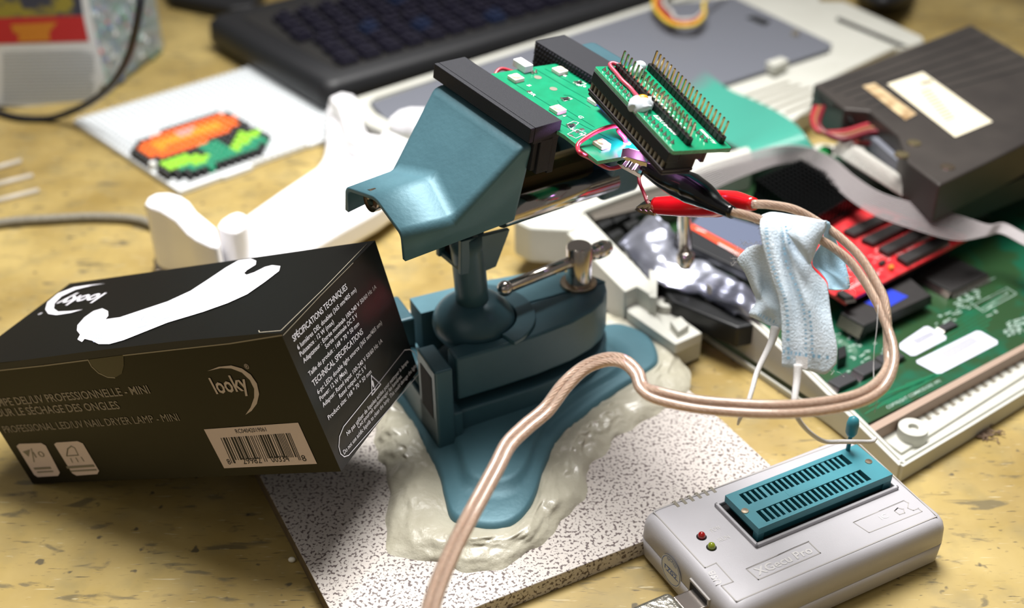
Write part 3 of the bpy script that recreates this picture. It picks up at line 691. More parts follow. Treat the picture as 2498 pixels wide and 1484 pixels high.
emb = [text(PFq, 'XGecu Pro', (1851, 1405), (1985, 1348), 3.6, .14, fat=.02), text(PFq, 'POW', (1738, 1300), (1760, 1290), 2.0, .1), text(PFq, 'RUN', (1757, 1323), (1782, 1313), 2.0, .1), text(PFq, 'IC', (2152, 1269), (2169, 1262), 2.4, .1), text(PFq, 'USB', (1762, 1424), (1741, 1392), 2.6, .1)]
M_emb = mat('embossed_grey', (198, 196, 194), .45)
for g in emb: mk('embossed_lettering', g, M_emb, pg)
for i in range(6):
    x = 9+i*3.5; mk('vent_slot', box(PF, x, x+1.6, -3.4, .6, 21.2, 22.96), M_vent, pg, bevel=.4)
mk('socket_collar', join(box(PF, 22.2, 92, -10.6, -9.2, 22, 24.4), box(PF, 22.2, 92, -36, -34.6, 22, 24.4), box(PF, 22.2, 23.6, -36, -9.2, 22, 24.4), box(PF, 90.6, 92, -36, -9.2, 22, 24.4)), M_lgrey, pg, bevel=.5)
mk('socket_well', box(PF, 23.4, 90.8, -34.8, -10.4, 22.3, 23), M_hole, pg)
zf = thing('x', '', '', (0, 0, 0)); bpy.data.objects.remove(zf)
# zif: body with two recesses made from strips
zt = 29.6; X0, X1, Y0, Y1 = 24.6, 89.8, -33.4, -12.3; rx0, rx1 = 29.4, 80.4; ra, rb, rc, rd = -14.4, -20.8, -25.2, -31.8
ribs = [box(PF, X0, X1, ra, Y1, 26.4, zt), box(PF, X0, X1, rc, rb, 26.4, zt), box(PF, X0, X1, Y0, rd, 26.4, zt), box(PF, X0, rx0, rb, ra, 26.4, zt), box(PF, rx1, X1, rb, ra, 26.4, zt), box(PF, X0, rx0, rd, rc, 26.4, zt), box(PF, rx1, X1, rd, rc, 26.4, zt)]
for y0, y1 in ((rb, ra), (rd, rc)):
    for i in range(21):
        x = rx0+i*2.55; wd = 1.0 if i not in (4, 16) else 1.5
        if i in (0, 20): continue
        ribs.append(box(PF, x-wd/2, x+wd/2, y0, y1, 27.2, 29.2))
outer = fprism(PF, [(X0+1, Y0), (X1-1, Y0), (X1, Y0+1.5), (X1, Y1-6), (X1-4, Y1), (X0+1, Y1), (X0, Y1-1), (X0, Y0+1)], 23, 26.3)
zs = mk('zif_socket', join(*ribs), M_zif, pg, label='turquoise lever chip socket')
part(zs, 'socket_base', join(box(PF, X0+2, X1-2, Y0+.8, Y1-.8, 22.8, 26.4), box(PF, X0, X0+3, Y0, Y0+3, 22.8, 26.4), box(PF, X1-4, X1, Y0, Y0+3, 22.8, 26.4)), mat('turquoise_dark', (36, 96, 108), .5), bevel=.2)
part(zs, 'contact_bed', join(box(PF, rx0, rx1, rb, ra, 26.42, 26.6), box(PF, rx0, rx1, rd, rc, 26.42, 26.6)), M_hole)
part(zs, 'screw', lathe(PF(25.9, -23.1, zt), (0, 0, 1), [(0, 1.5), (.3, 1.4), (.35, .3)], 18), M_steel)
part(zs, 'screw', lathe(PF(86.6, -23.1, zt), (0, 0, 1), [(0, 1.5), (.3, 1.4), (.35, .3)], 18), M_steel)
part(zs, 'name_recess', box(PF, 46, 61, -24.6, -21.6, zt+.01, zt+.05), M_zif)
part(zs, 'lever', lathe(PF(84.2, -13.4, 27), (0.02, 0, 1), [(0, .95), (12, .75)], 12), M_zif, smooth=True)
part(zs, 'lever_knob', lathe(PF(84.4, -13.4, 36.6), (0.02, 0, 1), [(0, .9), (.6, 1.7), (2.2, 2.4), (6.4, 2.5), (8.6, 2.0), (9.6, .9), (9.9, .01)], 20), M_zif, smooth=True)
for (x, y, c, n) in ((7.9, -21.2, (150, 12, 8), 'red'), (7.9, -27.6, (128, 140, 24), 'green')):
    m_ = mat(n+'_led_dome', c, .1, coat=.6, sub=.2, spec=.7); L = mk('indicator_led', lathe(PF(x, y, 21.8), (0, 0, 1), [(0, 1.5), (1.8, 1.5), (2.7, 1.2), (3.2, .6), (3.35, .01)], 20), m_, pg, smooth=True, label=n+' indicator light')
    part(L, 'bezel_hole', lathe(PF(x, y, 22.8), (0, 0, 1), [(0, 2.0), (.06, 2.0)], 20), M_hole)
# left face sticker and usb port
LQ = Quad(PF(-4.75, 2, 0), PF(-4.75, -58, 0), PF(-4.75, -58, 22), PF(-4.75, 2, 22))
ce = LQ.st(1637, 1393); sg = ([LQ(ce.x+6.6*math.cos(2*pi*i/40), ce.y+6.6*math.sin(2*pi*i/40), .1) for i in range(40)], [tuple(range(40))])
sk = mk('inspection_sticker', sg, mat('sticker_grey', (196, 198, 200), .4), pg)
M_bink = mat('blue_ink', (50, 90, 170), .5)
def arc(cx, cy, r, a0, a1, w, off=.2, n=30):
    v, f = [], []
    for i in range(n+1):
        t = a0+(a1-a0)*i/n; v += [LQ(cx+(r-w/2)*math.cos(t), cy+(r-w/2)*math.sin(t), off), LQ(cx+(r+w/2)*math.cos(t), cy+(r+w/2)*math.sin(t), off)]
        if i < n: f.append((2*i, 2*i+1, 2*i+3, 2*i+2))
    return v, f
ig = [arc(ce.x, ce.y, 6.0, 0, 2*pi, .22)]
for s, r, a0 in (('QC', 4.6, 2.0), ('PASS', 4.6, 1.35)):
    L0 = V((ce.x+r*math.cos(a0+.2), ce.y+r*math.sin(a0+.2))); L1 = V((ce.x+r*math.cos(a0-.45), ce.y+r*math.sin(a0-.45))); ig.append(text(LQ, s, L0, L1, 1.1, .2, st=True))
ig += [line(LQ, [(1622, 1375), (1652, 1405)], .25, .2), line(LQ, [(1626, 1390), (1655, 1420)], .25, .2), text(LQ, '1702', V((ce.x-4, ce.y-1.6)), V((ce.x+4, ce.y-1.6)), 2, .2, st=True)]
part(sk, 'stamp_print', join(*ig), M_bink)
us = LQ.st(1712, 1450)
mk('usb_port', box(PF, -5.1, 2, -45, -32.5, 5, 17.5), M_groove, pg, bevel=.3)
mk('port_opening', box(PF, -5.25, -5.0, -44, -33.5, 6, 16.5), M_hole, pg)
# usb plug
uc = thing('usb_cable_plug', 'metal shelled USB plug pushed into the grey programmer, at the lower edge', 'usb plug', PF(-20, -40, 11))
PL = Fr(PF(-5, -40, 10.6), -PF.x, -PF.y, (0, 0, 1))
mk('plug_shell', box(PL, -3, 9, -5, 5, -4.5, 4), M_chrome, uc, bevel=.6)
mk('plug_body', join(box(PL, 9, 38, -7, 7, -6, 6)), mat('foil_shield', (172, 170, 158), .25, .9, bump=.8, bs=500), uc, bevel=2.5, seg=4)
mk('cord', tube([PL(38, 0, 0), PL(60, 0, -2), PL(120, 10, -7)], 2.6, 12, m=6), M_braid, uc, smooth=True)

# ---------------------------------------------------------------- black box
P1 = D(915, 586.7, 478.4); P2 = D(685.6, 814.4, 422.9); P3 = D(832.2, 1150.7, 447.8); P4 = D(1019.8, 905, 503.3)
P5 = D(170.3, 691.5, 551.4); P6 = D(-100, 895, 496); P7 = P5+(P4-P1)*1.0; P8 = D(80, 1181, 520.8)
P7 = V((-183, 463.5, 0.4)); P8.z = max(P8.z, .3)
def sub4(a, b, c, d, n=8, m=8, bow=0):
    q = Quad(a, b, c, d); v = []
    for j in range(m+1):
        for i in range(n+1):
            v.append(q(q.w*i/n, q.h*j/m, bow*math.sin(pi*i/n)*math.sin(pi*j/m)))
    return v, [(j*(n+1)+i, j*(n+1)+i+1, (j+1)*(n+1)+i+1, (j+1)*(n+1)+i) for j in range(m) for i in range(n)]
bx_ = thing('lamp_box', 'glossy black cardboard box with a white lamp drawing, tipped up against the vise', 'box', (P8+P3)/2)
QT = Quad(P6, P2, P1, P5); QFt = Quad(P8, P3, P2, P6); QE = Quad(P3, P4, P1, P2); QBk = Quad(P4, P7, P5, P1); QL = Quad(P7, P8, P6, P5); QBo = Quad(P7, P4, P3, P8)
body = thing('x', '', '', (0, 0, 0)); bpy.data.objects.remove(body)
mk('box_body', join(withmat(sub4(P8, P3, P2, P6), 0), withmat(sub4(P3, P4, P1, P2), 1), withmat(sub4(P4, P7, P5, P1), 0), withmat(sub4(P7, P8, P6, P5), 0), withmat(sub4(P7, P4, P3, P8), 0)), [M_card, M_cards], bx_)
mk('lid_flap', sub4(P6, P2, P1, P5), M_card, bx_, smooth=True)
Z5 = lambda pts: zm(pts, 0, 560, .43118)
ed = [line(QFt, Z5([(0, 797), (250, 770), (500, 738)]), .55, .2), line(QFt, Z5([(700, 712), (1000, 678), (1300, 645), (1595, 598)]), .5, .2), line(QFt, Z5([(500, 738), (520, 775), (560, 812), (610, 835), (650, 838)]), .5, .22),
      line(QT, Z5([(1465, 575), (1470, 585), (1590, 575), (1830, 340), (2075, 85)]), .35, .2), line(QE, [(690, 818), (780, 722), (860, 642)], .3, .25)]
mk('raw_edge', join(*ed), M_cardedge, bx_)
mk('thumb_notch', QFt.poly(Z5([(500, 736), (525, 775), (565, 810), (610, 832), (655, 836), (690, 815), (702, 770), (700, 710)]), .15), M_cards, bx_)
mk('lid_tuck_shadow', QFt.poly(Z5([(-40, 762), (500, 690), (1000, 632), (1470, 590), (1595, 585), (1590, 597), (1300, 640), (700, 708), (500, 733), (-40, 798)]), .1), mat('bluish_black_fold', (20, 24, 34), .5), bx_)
lampd = [(440, 545), (480, 500), (530, 465), (580, 450), (612, 465), (614, 490), (598, 512), (680, 500), (800, 460), (950, 410), (1080, 350), (1180, 285), (1280, 218), (1350, 178), (1420, 168), (1450, 180), (1448, 202), (1400, 232), (1382, 250), (1395, 260), (1440, 245), (1500, 215), (1540, 205), (1587, 210), (1580, 238), (1500, 300), (1400, 370), (1290, 420), (1150, 470), (950, 530), (800, 590), (700, 630), (620, 652), (560, 652), (520, 632), (480, 622), (465, 640), (440, 625), (455, 598), (437, 575)]
ld = mk('lamp_picture', QT.poly(Z5(lampd), .25), M_printw, bx_, label='white lamp silhouette printed on the lid')
lm = [line(QT, Z5([(470, 545), (520, 552), (570, 530), (598, 512)]), .4, .32), line(QT, Z5([(1400, 262), (1480, 250), (1540, 222)]), .4, .32), line(QT, Z5([(800, 515), (815, 498), (850, 492), (882, 500), (870, 520), (830, 530)]), .4, .32, closed=True)]
for i in range(5):
    for j in range(2+i % 2): lm.append(line(QT, Z5([(515+i*14, 596+j*18), (521+i*14, 604+j*18)]), .5, .32)); lm.append(line(QT, Z5([(1120+i*17, 380+j*22), (1126+i*17, 390+j*22)]), .5, .32))
lm += [line(QT, Z5([(785, 558), (830, 546)]), 1.1, .32), line(QT, Z5([(858, 532), (903, 520)]), 1.1, .32), line(QT, Z5([(930, 508), (972, 496)]), 1.1, .32)]
part(ld, 'picture_detail', join(*lm), mat('print_detail', (176, 186, 220), .5))
def cres(q, o, i_, off=.25): return q.poly(Z5(o+i_), off)
mk('brand_mark', join(cres(QT, [(595, 308), (500, 318), (420, 330), (330, 365), (270, 415), (258, 455), (275, 480), (320, 487), (400, 475), (470, 455)], [(400, 465), (330, 468), (305, 450), (310, 420), (350, 380), (430, 342), (520, 320)]),
    text(QT, 'looky', Z5([(604, 362)])[0], Z5([(372, 385)])[0], 8.5, .25, fat=.015, shear=.1), text(QT, '®', Z5([(245, 470)])[0], Z5([(220, 478)])[0], 2, .25)), M_printw, bx_, label='white moon shaped mark on the lid')
mk('brand_mark', join(cres(QFt, [(1175, 800), (1240, 775), (1310, 768), (1370, 785), (1420, 820), (1455, 870), (1468, 930), (1455, 985), (1425, 1025), (1390, 1048)], [(1420, 1005), (1440, 950), (1440, 900), (1415, 850), (1370, 808), (1310, 785), (1250, 783)]),
    text(QFt, 'looky', Z5([(1226, 928)])[0], Z5([(1416, 905)])[0], 7.0, .25, fat=.02), text(QFt, '®', Z5([(1392, 790)])[0], Z5([(1416, 787)])[0], 2.2, .25)), M_print, bx_, label='pale moon shaped mark on the front')
mk('front_lettering', join(text(QFt, 'LAMPE DEL/UV PROFESSIONNELLE - MINI', (-22, 993), (368, 959), 3.7, .2, fat=.012), text(QFt, 'POUR LE SÉCHAGE DES ONGLES', (-14, 1017), (295, 997), 3.7, .2, fat=.012), text(QFt, 'PROFESSIONAL LED/UV NAIL DRYER LAMP - MINI', (14, 1056), (440, 1026), 3.5, .2)), mat('grey_print', (138, 130, 122), .5), bx_)
lbq = Z5([(1155, 1130), (1688, 1092), (1795, 1325), (1270, 1350)])
bl2 = mk('barcode_label', QFt.poly(lbq, .2), M_label, bx_)
s0 = [QFt.st(*p) for p in Z5([(1250, 1178), (1642, 1150), (1705, 1300), (1312, 1318)])]; bars = []
rnd = random.Random(3); x = 0; nb_ = 95
while x < nb_:
    wd = rnd.choice([1, 1, 2, 1, 3]); 
    if x in (0, 2, 46, 48, 92, 94): wd = 1
    u0, u1 = x/nb_, min(1, (x+wd*.9)/nb_); ext = 1.08 if (x < 4 or 44 < x < 50 or x > 90) else .95
    def pt(u, v): a = s0[0].lerp(s0[1], u); b = s0[3].lerp(s0[2], u); c = a.lerp(b, v*ext); return QFt(c.x, c.y, .3)
    bars.append(([pt(u0, 0), pt(u1, 0), pt(u1, .95), pt(u0, .95)], [(0, 1, 2, 3)])); x += wd+rnd.choice([1, 1, 2])
part(bl2, 'barcode', join(*bars), M_ink)
part(bl2, 'label_digits', join(text(QFt, 'RC04042019061', Z5([(1340, 1152)])[0], Z5([(1512, 1140)])[0], 1.9, .3), text(QFt, '8', Z5([(1295, 1328)])[0], Z5([(1312, 1327)])[0], 2.6, .3), text(QFt, '29982', Z5([(1382, 1326)])[0], Z5([(1486, 1320)])[0], 2.8, .3), text(QFt, '00334', Z5([(1543, 1316)])[0], Z5([(1643, 1310)])[0], 2.8, .3), text(QFt, '8', Z5([(1717, 1310)])[0], Z5([(1740, 1308)])[0], 2.8, .3)), M_ink)
def rq(pts): return QFt.poly(Z5(pts), .2)
for k, pts in enumerate(([(95, 1225), (110, 1212), (235, 1208), (260, 1222), (340, 1375), (330, 1393), (215, 1400), (195, 1388)], [(308, 1215), (320, 1205), (440, 1197), (470, 1210), (562, 1365), (552, 1383), (435, 1392), (410, 1378)])):
    ic = mk('info_symbol', rq(pts), M_label, bx_)
    if k == 0: g = [QFt.poly(Z5([(130, 1255), (172, 1243), (165, 1285)]), .3), line(QFt, Z5([(180, 1240), (195, 1312)]), .5, .3), text(QFt, '10', Z5([(205, 1290)])[0], Z5([(262, 1284)])[0], 3, .3), line(QFt, Z5([(200, 1352), (285, 1347)]), 1.1, .3), line(QFt, Z5([(215, 1372), (300, 1367)]), .7, .3)]
    else: g = [line(QFt, Z5([(380, 1280), (385, 1240), (405, 1225), (425, 1235), (445, 1275)]), .5, .3, closed=True), line(QFt, Z5([(402, 1295), (412, 1315)]), .5, .3), line(QFt, Z5([(432, 1292), (444, 1312)]), .5, .3), line(QFt, Z5([(462, 1288), (476, 1308)]), .5, .3), line(QFt, Z5([(385, 1345), (530, 1335)]), 1.2, .3), line(QFt, Z5([(405, 1366), (545, 1358)]), .8, .3)]
    part(ic, 'symbol_print', join(*g), M_vent)
Z6 = lambda x, y: (560+x*.3505, 640+y*.3505)
sl = [('SPÉCIFICATIONS TECHNIQUES', 445, 555, 818, 185, 2.4), ('6 lumières DEL doubles (365 nm/405 nm)', 475, 612, 880, 200, 1.8), ('Puissance : 12 W (max)', 492, 658, 724, 425, 1.8), ('Adaptateur : Entrée nominale 100-240 V 50/60 Hz 1A', 515, 705, 1020, 180, 1.8), ('Sortie nominale DC 5 V', 668, 605, 888, 380, 1.8), ('Taille du produit : 168 * 70 * 50 mm', 553, 797, 900, 437, 1.8),
      ('TECHNICAL SPECIFICATIONS', 583, 868, 928, 495, 2.4), ('6-pc LEDs double light source (365 nm/405 nm)', 613, 922, 1058, 430, 1.8), ('Power: 12 W (Max)', 630, 968, 815, 765, 1.8), ('Adapter: Rated input 100-240 V 50/60 Hz 1A', 650, 1013, 1062, 555, 1.8), ('Rated output DC 5 V', 765, 950, 950, 740, 1.8), ('Product size: 168 * 70 * 50 mm', 688, 1100, 985, 770, 1.8),
      ('Ne pas utiliser de liquides acides pour nettoyer la lampe.', 818, 1210, 1243, 695, 1.75), ('Ceci pourrait endommager les lumières.', 893, 1160, 1198, 800, 1.75), ('Do not use acidic liquids to clean the lamp. This could damage the lights.', 795, 1340, 1305, 720, 1.75)]
g = [text(QE, s, Z6(a, b), Z6(c, d), h, .25, fat=.006) for s, a, b, c, d, h in sl]
g.append(line(QE, [Z6(*p) for p in ((1215, 612), (1000, 885), (790, 1145), (762, 1215), (757, 1285), (770, 1335), (795, 1355), (825, 1345), (1100, 1030), (1312, 780), (1308, 680), (1285, 630), (1250, 608))], .35, .25, closed=True))
g.append(line(QE, [Z6(*p) for p in ((983, 790), (1048, 850), (988, 925))], .5, .25, closed=True)); g.append(text(QE, '!', Z6(1000, 895), Z6(1014, 880), 4, .25, fat=.02))
mk('side_lettering', join(*g), M_printw, bx_)

# ---------------------------------------------------------------- white nail lamp, feet up
lamp = thing('nail_lamp', 'white plastic nail dryer lamp lying feet up behind the black box', 'lamp', P(700, 560, 0))
Zl = lambda pts: zm(pts, 340, 200, .31001)
bodyp = Zl([(700, 1130), (870, 1010), (1100, 850), (1380, 665), (1430, 600), (1455, 540), (1470, 440), (1470, 330), (1470, 200), (1490, 120), (1590, 72), (1690, 95), (1745, 180), (1770, 330), (1800, 392), (1890, 412), (1920, 350), (1960, 270), (2040, 215), (2130, 190), (2260, 190), (2420, 260), (2400, 420), (2250, 640), (2080, 850), (1870, 1000), (1600, 1150), (1330, 1310), (1050, 1480), (800, 1560), (600, 1540), (560, 1330)])
mk('lamp_body', pslab(bodyp, 22, 6), M_lamp, lamp, bevel=4, seg=4, ang=50)
mk('lamp_base', pslab([(x+(760-x)*.03, y+(480-y)*.03+14) for x, y in bodyp], 7, 5.8), mat('lamp_seam_grey', (198, 194, 196), .4), lamp, bevel=1.5)
foot1 = Zl([(40, 950), (62, 905), (130, 868), (240, 865), (330, 890), (395, 935), (450, 1010), (530, 1075), (602, 1135), (632, 1250), (612, 1300), (560, 1290), (440, 1235), (370, 1185), (280, 1085), (160, 1005), (80, 985)])
mk('stand_foot', pslab(foot1, 50, 12), M_lamp, lamp, bevel=2, seg=3, ang=50)
foot2 = Zl([(605, 1130), (640, 1080), (700, 1040), (770, 1012), (830, 1030), (862, 1070), (850, 1120), (800, 1165), (740, 1185), (670, 1170)])
mk('stand_foot', pslab(foot2, 46, 12), M_lamp, lamp, bevel=2, seg=3, ang=50)
foot3 = Zl([(1490, 118), (1590, 74), (1685, 95), (1735, 160), (1755, 280), (1760, 400), (1700, 470), (1640, 440), (1600, 300), (1560, 190)])
mk('stand_foot', pslab(foot3, 34, 12), M_lamp, lamp, bevel=2, seg=3, ang=50)
foot4 = Zl([(1960, 285), (2040, 220), (2130, 195), (2240, 200), (2300, 300), (2200, 330), (2060, 320)])
mk('stand_foot', pslab(foot4, 30, 12), M_lamp, lamp, bevel=2, seg=3, ang=50)
for px in Zl([(1390, 1030), (1120, 1215), (1400, 760), (1150, 920)]):
    mk('uv_emitter', slab([P(px[0]+dx, px[1]+dy, 22.1) for dx, dy in ((-10, -3), (2, -6), (10, 2), (-3, 6))], 22.5, 21.5), M_lampd, lamp, bevel=.3)
mk('foot_screw', lathe(P(402, 486, 50), (0, 0, 1), [(0, 2.4), (.1, 2.4)], 16), M_lampd, lamp)
mk('foot_screw', lathe(P(577, 538, 46), (0, 0, 1), [(0, 2.4), (.1, 2.4)], 16), M_lampd, lamp)
mk('stem', tube([P(512, 620, 30), P(526, 690, 20), P(530, 780, .4)], 5, 14), M_plate, lamp, smooth=True)

br = mk('braided_cable', tube([P(-60, 555, 3), P(30, 541, 3), P(120, 535, 3), P(220, 530, 3), P(320, 534, 3), P(370, 548, 3), P(410, 580, 3), P(420, 620, 3), P(412, 650, 3.4)], 2.7, 12, m=8), M_braid, smooth=True, loc=P(0, 545, 0), label='grey braided cable running from the left edge to the white lamp', cat='cable')
mk('plug_end', box(Fr(P(398, 668, 0), (.3, -.95, 0), (.95, .3, 0)), -9, 7, -4, 4, .5, 6), M_steel, br, bevel=1)
# ---------------------------------------------------------------- pegboard with bead flower
c, s = math.cos(.731), math.sin(.731)
GF = Fr((-302.2, 774.9, 0), (c, s, 0), (-s, c, 0))
gb = thing('pegboard', 'square white pegboard lying flat, with a bead flower near its front edge', 'pegboard', GF(73, -73, 0))
gp = [(0, 0), (147, 0), (147, -147), (118, -147), (118, -144), (112, -144), (58, -144), (58, -147), (32, -147), (32, -149.5), (14, -149.5), (14, -147), (0, -147)]
gp = [(0, 0), (147, 0), (147, -147), (96, -147), (96, -145), (52, -145), (52, -148.5), (30, -148.5), (30, -147), (0, -147)]
mk('plate', fprism(GF, gp, .3, 3.6), M_peg, gb, bevel=.4)
pp = []
for j in range(29):
    for i in range(29):
        x, y = 3.5+i*5, -3.5-j*5
        pp.append(([GF(x+a*sx, y+b*sx, z) for z, sx in ((3.5, 1.25), (5.6, 1.0)) for a, b in ((-1, -1), (1, -1), (1, 1), (-1, 1))], [(4, 5, 6, 7), (0, 1, 5, 4), (1, 2, 6, 5), (2, 3, 7, 6), (3, 0, 4, 7)]))
mk('pegs', join(*pp), M_peg, gb, kind='stuff')
ART = ['......kkkkkkkkk..............', '..kkoooooooooook.............', '.kooooopppoooook.............', 'kooyyyyppyyyyooo.............', 'kooyyyyyyyyyyook.............', 'kooyoooooooooook.............', 'kooooooooooookkk.............', 'kkoooooookkkkkk..............', 'wkkkkkkgggkkklkk.............', '.llllkkgggkkllll.............', 'klllllkgggkllllk.............', 'kllllllggglllggk.............', 'kkggllgggglgggg..............', '.kkggggggggggk...............', '..kkkgkkkkkkk................']
BC_ = {'k': ('black', (18, 18, 20)), 'o': ('orange', (245, 108, 14)), 'y': ('light orange', (255, 156, 24)), 'p': ('pink', (246, 158, 150)), 'g': ('dark green', (24, 142, 104)), 'l': ('lime green', (150, 214, 50)), 'w': ('white', (232, 232, 228))}
protos = {}
for j, row in enumerate(ART):
    for i, ch in enumerate(row):
        if ch == '.': continue
        x, y = 3.5+i*5, -3.5-(j+13)*5
        if ch not in protos:
            n_, cc = BC_[ch]
            rings = [[GF(x+r*math.cos(2*pi*k/12), y+r*math.sin(2*pi*k/12), z) for k in range(12)] for r, z in ((2.45, 3.65), (2.45, 8.2), (2.1, 8.6), (1.4, 8.6), (1.3, 6))]
            o = mk('bead', loft(rings, True, True), mat(n_.replace(' ', '_')+'_bead', cc, .35), loc=GF(x, y, 3.65), smooth=True, label=n_+' tube bead in the flower picture on the white pegboard', cat='bead', group=n_+' beads of the flower picture')
            protos[ch] = o
        else:
            o = protos[ch].copy(); COL.objects.link(o); o.location = GF(x, y, 3.65)*MM

# ---------------------------------------------------------------- bead tub and black cord
K0 = V((-293, 822, 0)); fx_ = (V((-364, 805, 0))-K0).normalized(); sx_ = (V((-271, 915, 0))-K0).normalized()
TQ = Fr(K0, -fx_, sx_)
tub = thing('bead_tub', 'clear plastic tub of coloured beads with a white and red paper label', 'tub', K0+fx_*60+sx_*48)
def tubg(g, z0, z1): return prism([K0+fx_*g+sx_*g+V((0, 0, z1)), K0+fx_*(125-g)+sx_*g+V((0, 0, z1)), K0+fx_*(125-g)+sx_*(98-g)+V((0, 0, z1)), K0+fx_*g+sx_*(98-g)+V((0, 0, z1))], [K0+fx_*g+sx_*g+V((0, 0, z0)), K0+fx_*(125-g)+sx_*g+V((0, 0, z0)), K0+fx_*(125-g)+sx_*(98-g)+V((0, 0, z0)), K0+fx_*g+sx_*(98-g)+V((0, 0, z0))])
mk('tub_shell', tubg(0, .2, 190), M_tubc, tub, bevel=6, seg=4)
fills = [mat('bead_fill_'+n, c, .5) for n, c in (('grey', (160, 170, 172)), ('teal', (110, 160, 150)), ('blue', (70, 110, 170)), ('red', (190, 90, 90)), ('white', (215, 215, 215)), ('violet', (110, 100, 160)), ('green', (90, 160, 110)))]
fg = []
for i in range(1500):
    u = random.random(); h = random.uniform(3, 130)
    if u < .5: p = K0+fx_*random.uniform(3, 120)+sx_*random.uniform(3, 5)
    else: p = K0+fx_*random.uniform(2.5, 6)+sx_*random.uniform(3, 94)
    p.z = h; ax = V((random.uniform(-1, 1), random.uniform(-1, 1), random.uniform(-1, 1))); fg.append(withmat(lathe(p, ax, [(-2.5, 2.6), (2.5, 2.6)], 7), random.choice([0, 0, 0, 4, 4, 1, 1, 2, 3, 5, 6])))
mk('bead_filling', join(withmat(tubg(7, 2, 132), 0), *fg), fills, tub, kind='stuff')
def onq(q, x0, x1, z0, z1, off=.6): return [K0+fx_*x+V((0, 0, z))-sx_*off for x, z in ((x0, z0), (x1, z0), (x1, z1), (x0, z1))], [(0, 1, 2, 3)]
nf_ = V((fx_.y, -fx_.x, 0)); nf_ = nf_ if nf_.dot(sx_) > 0 else -nf_
def fpx(px, off=.6):
    n = nf_; d = _ray(*px); t = ((K0-nf_*off)-CC).dot(n)/d.dot(n); return CC+d*t
def fpoly(px, off=.6): return [fpx(p, off) for p in px], [tuple(range(len(px)))]
lb_ = mk('paper_label', fpoly([(-150, 255), (190, 262), (232, 235), (258, 190), (240, 120), (205, -60), (-150, -40)]), M_tubw, tub)
part(lb_, 'red_band', fpoly([(-150, 112), (217, 101), (203, 38), (-150, 48)], .9), M_tubr)
part(lb_, 'navy_band', fpoly([(-150, 47), (203, 37), (190, -60), (-150, -50)], .9), M_tubn)
part(lb_, 'amber_block', join(fpoly([(25, 60), (140, 54), (120, 78), (35, 82)], 1.1), fpoly([(45, 82), (120, 78), (122, 100), (45, 103)], 1.1)), M_yel)
ln = []
for i in range(16):
    y = 128+i*8; ln.append(fpoly([(6, y), (228-random.random()*60 if i in (0, 8) else 232, y-4), (228, y-1), (6, y+2.6)], .9))
part(lb_, 'small_print', join(*ln), mat('grey_small_print', (138, 146, 152), .6))
mk('power_cord', tube([P(340, -60, 120), P(343, 0, 110), P(332, 70, 92), P(312, 140, 70), P(278, 200, 48), P(235, 240, 28), P(180, 270, 12), P(120, 289, 3), P(50, 288, 2.4), P(0, 275, 2.4), P(-60, 250, 2.4)], 2.4, 12, m=8), M_cabk, loc=P(100, 290, 0), smooth=True, label='black cord curving down in front of the bead tub', cat='cord')
for (a, b, lbn) in (((-40, 418), (52, 392), 'farthest'), ((-40, 458), (80, 428), 'middle'), ((-40, 498), (95, 464), 'nearest')):
    A_, B2 = P(a[0], a[1], 1.6), P(b[0], b[1], 1.6); mk('plastic_tube', tube([A_, B2], 1.5, 12), M_clear, loc=A_, smooth=True, label='%s of three thin clear plastic tubes by the left edge' % lbn, cat='tube')
mk('black_device', pslab([(380, -60), (410, -12), (560, 18), (620, 12), (660, -60)], 12, 0.2), M_key, bevel=3, label='black device just entering the frame beside the keyboard corner', cat='device', loc=P(520, 0, 0))
mk('black_mouse', loft([[P(2160+75*math.cos(2*pi*k/28)*s, -25+50*math.sin(2*pi*k/28)*s, z) for k in range(28)] for s, z in ((.9, .2), (1, 6), (.92, 16), (.7, 24), (.3, 28))]), M_key, smooth=True, loc=P(2160, -20, 0), label='rounded black object cut by the top edge at the right', cat='device')

# ---------------------------------------------------------------- keyboard
KF = Fr((-126, 775, 0), (.79, .613, 0), (-.613, .79, 0))
kb = thing('keyboard', 'black keyboard stripped of its keycaps, showing purple switches', 'keyboard', KF(230, 90, 0))
Lk = 470
mk('case', loft([[KF(a, b, z) for a, b in rrect(g, Lk-g, g, 185-g, 10, 5)] for z, g in ((.3, 5), (8, 0), (22, 1), (26, 5))]), M_key, kb, smooth=True)
mk('deck', fprism(KF, rrect(22, Lk-22, 17, 165, 5), 24, 26.6), M_keyd, kb, bevel=.5)
sp_ = None; ct = 0; rnd = random.Random(5)
for r in range(6):
    for cidx in range(22):
        x = 34+cidx*19.05+(r % 3)*4; y = 27+r*20.5
        if x > Lk-30: continue
        pxl = proj(KF(x, y, 30))
        if pxl[0] > 1640 or pxl[1] < -30 or ct >= 99: continue
        ct += 1
        if sp_ is None:
            g = join(box(KF, x-7, x+7, y-7, y+7, 26.5, 31), box(KF, x-5, x+5, y-4.5, y+4.5, 31, 34), box(KF, x-2, x+2, y-.7, y+.7, 34, 37), box(KF, x-.7, x+.7, y-2, y+2, 34, 37), box(KF, x-3, x+3, y+4.5, y+6, 30, 33))
            sp_ = mk('key_switch', g, M_sw, kb, bevel=.4); kx = (x, y); sp2 = None
        else:
            o = sp_.copy(); o.parent = kb; COL.objects.link(o)
            if rnd.random() < .06:
                if sp2 is None: sp2 = sp_.data.copy(); sp2.materials[0] = M_swb
                o.data = sp2
            o.location = (KF(x, y, 0)-KF(*kx, 0))*MM

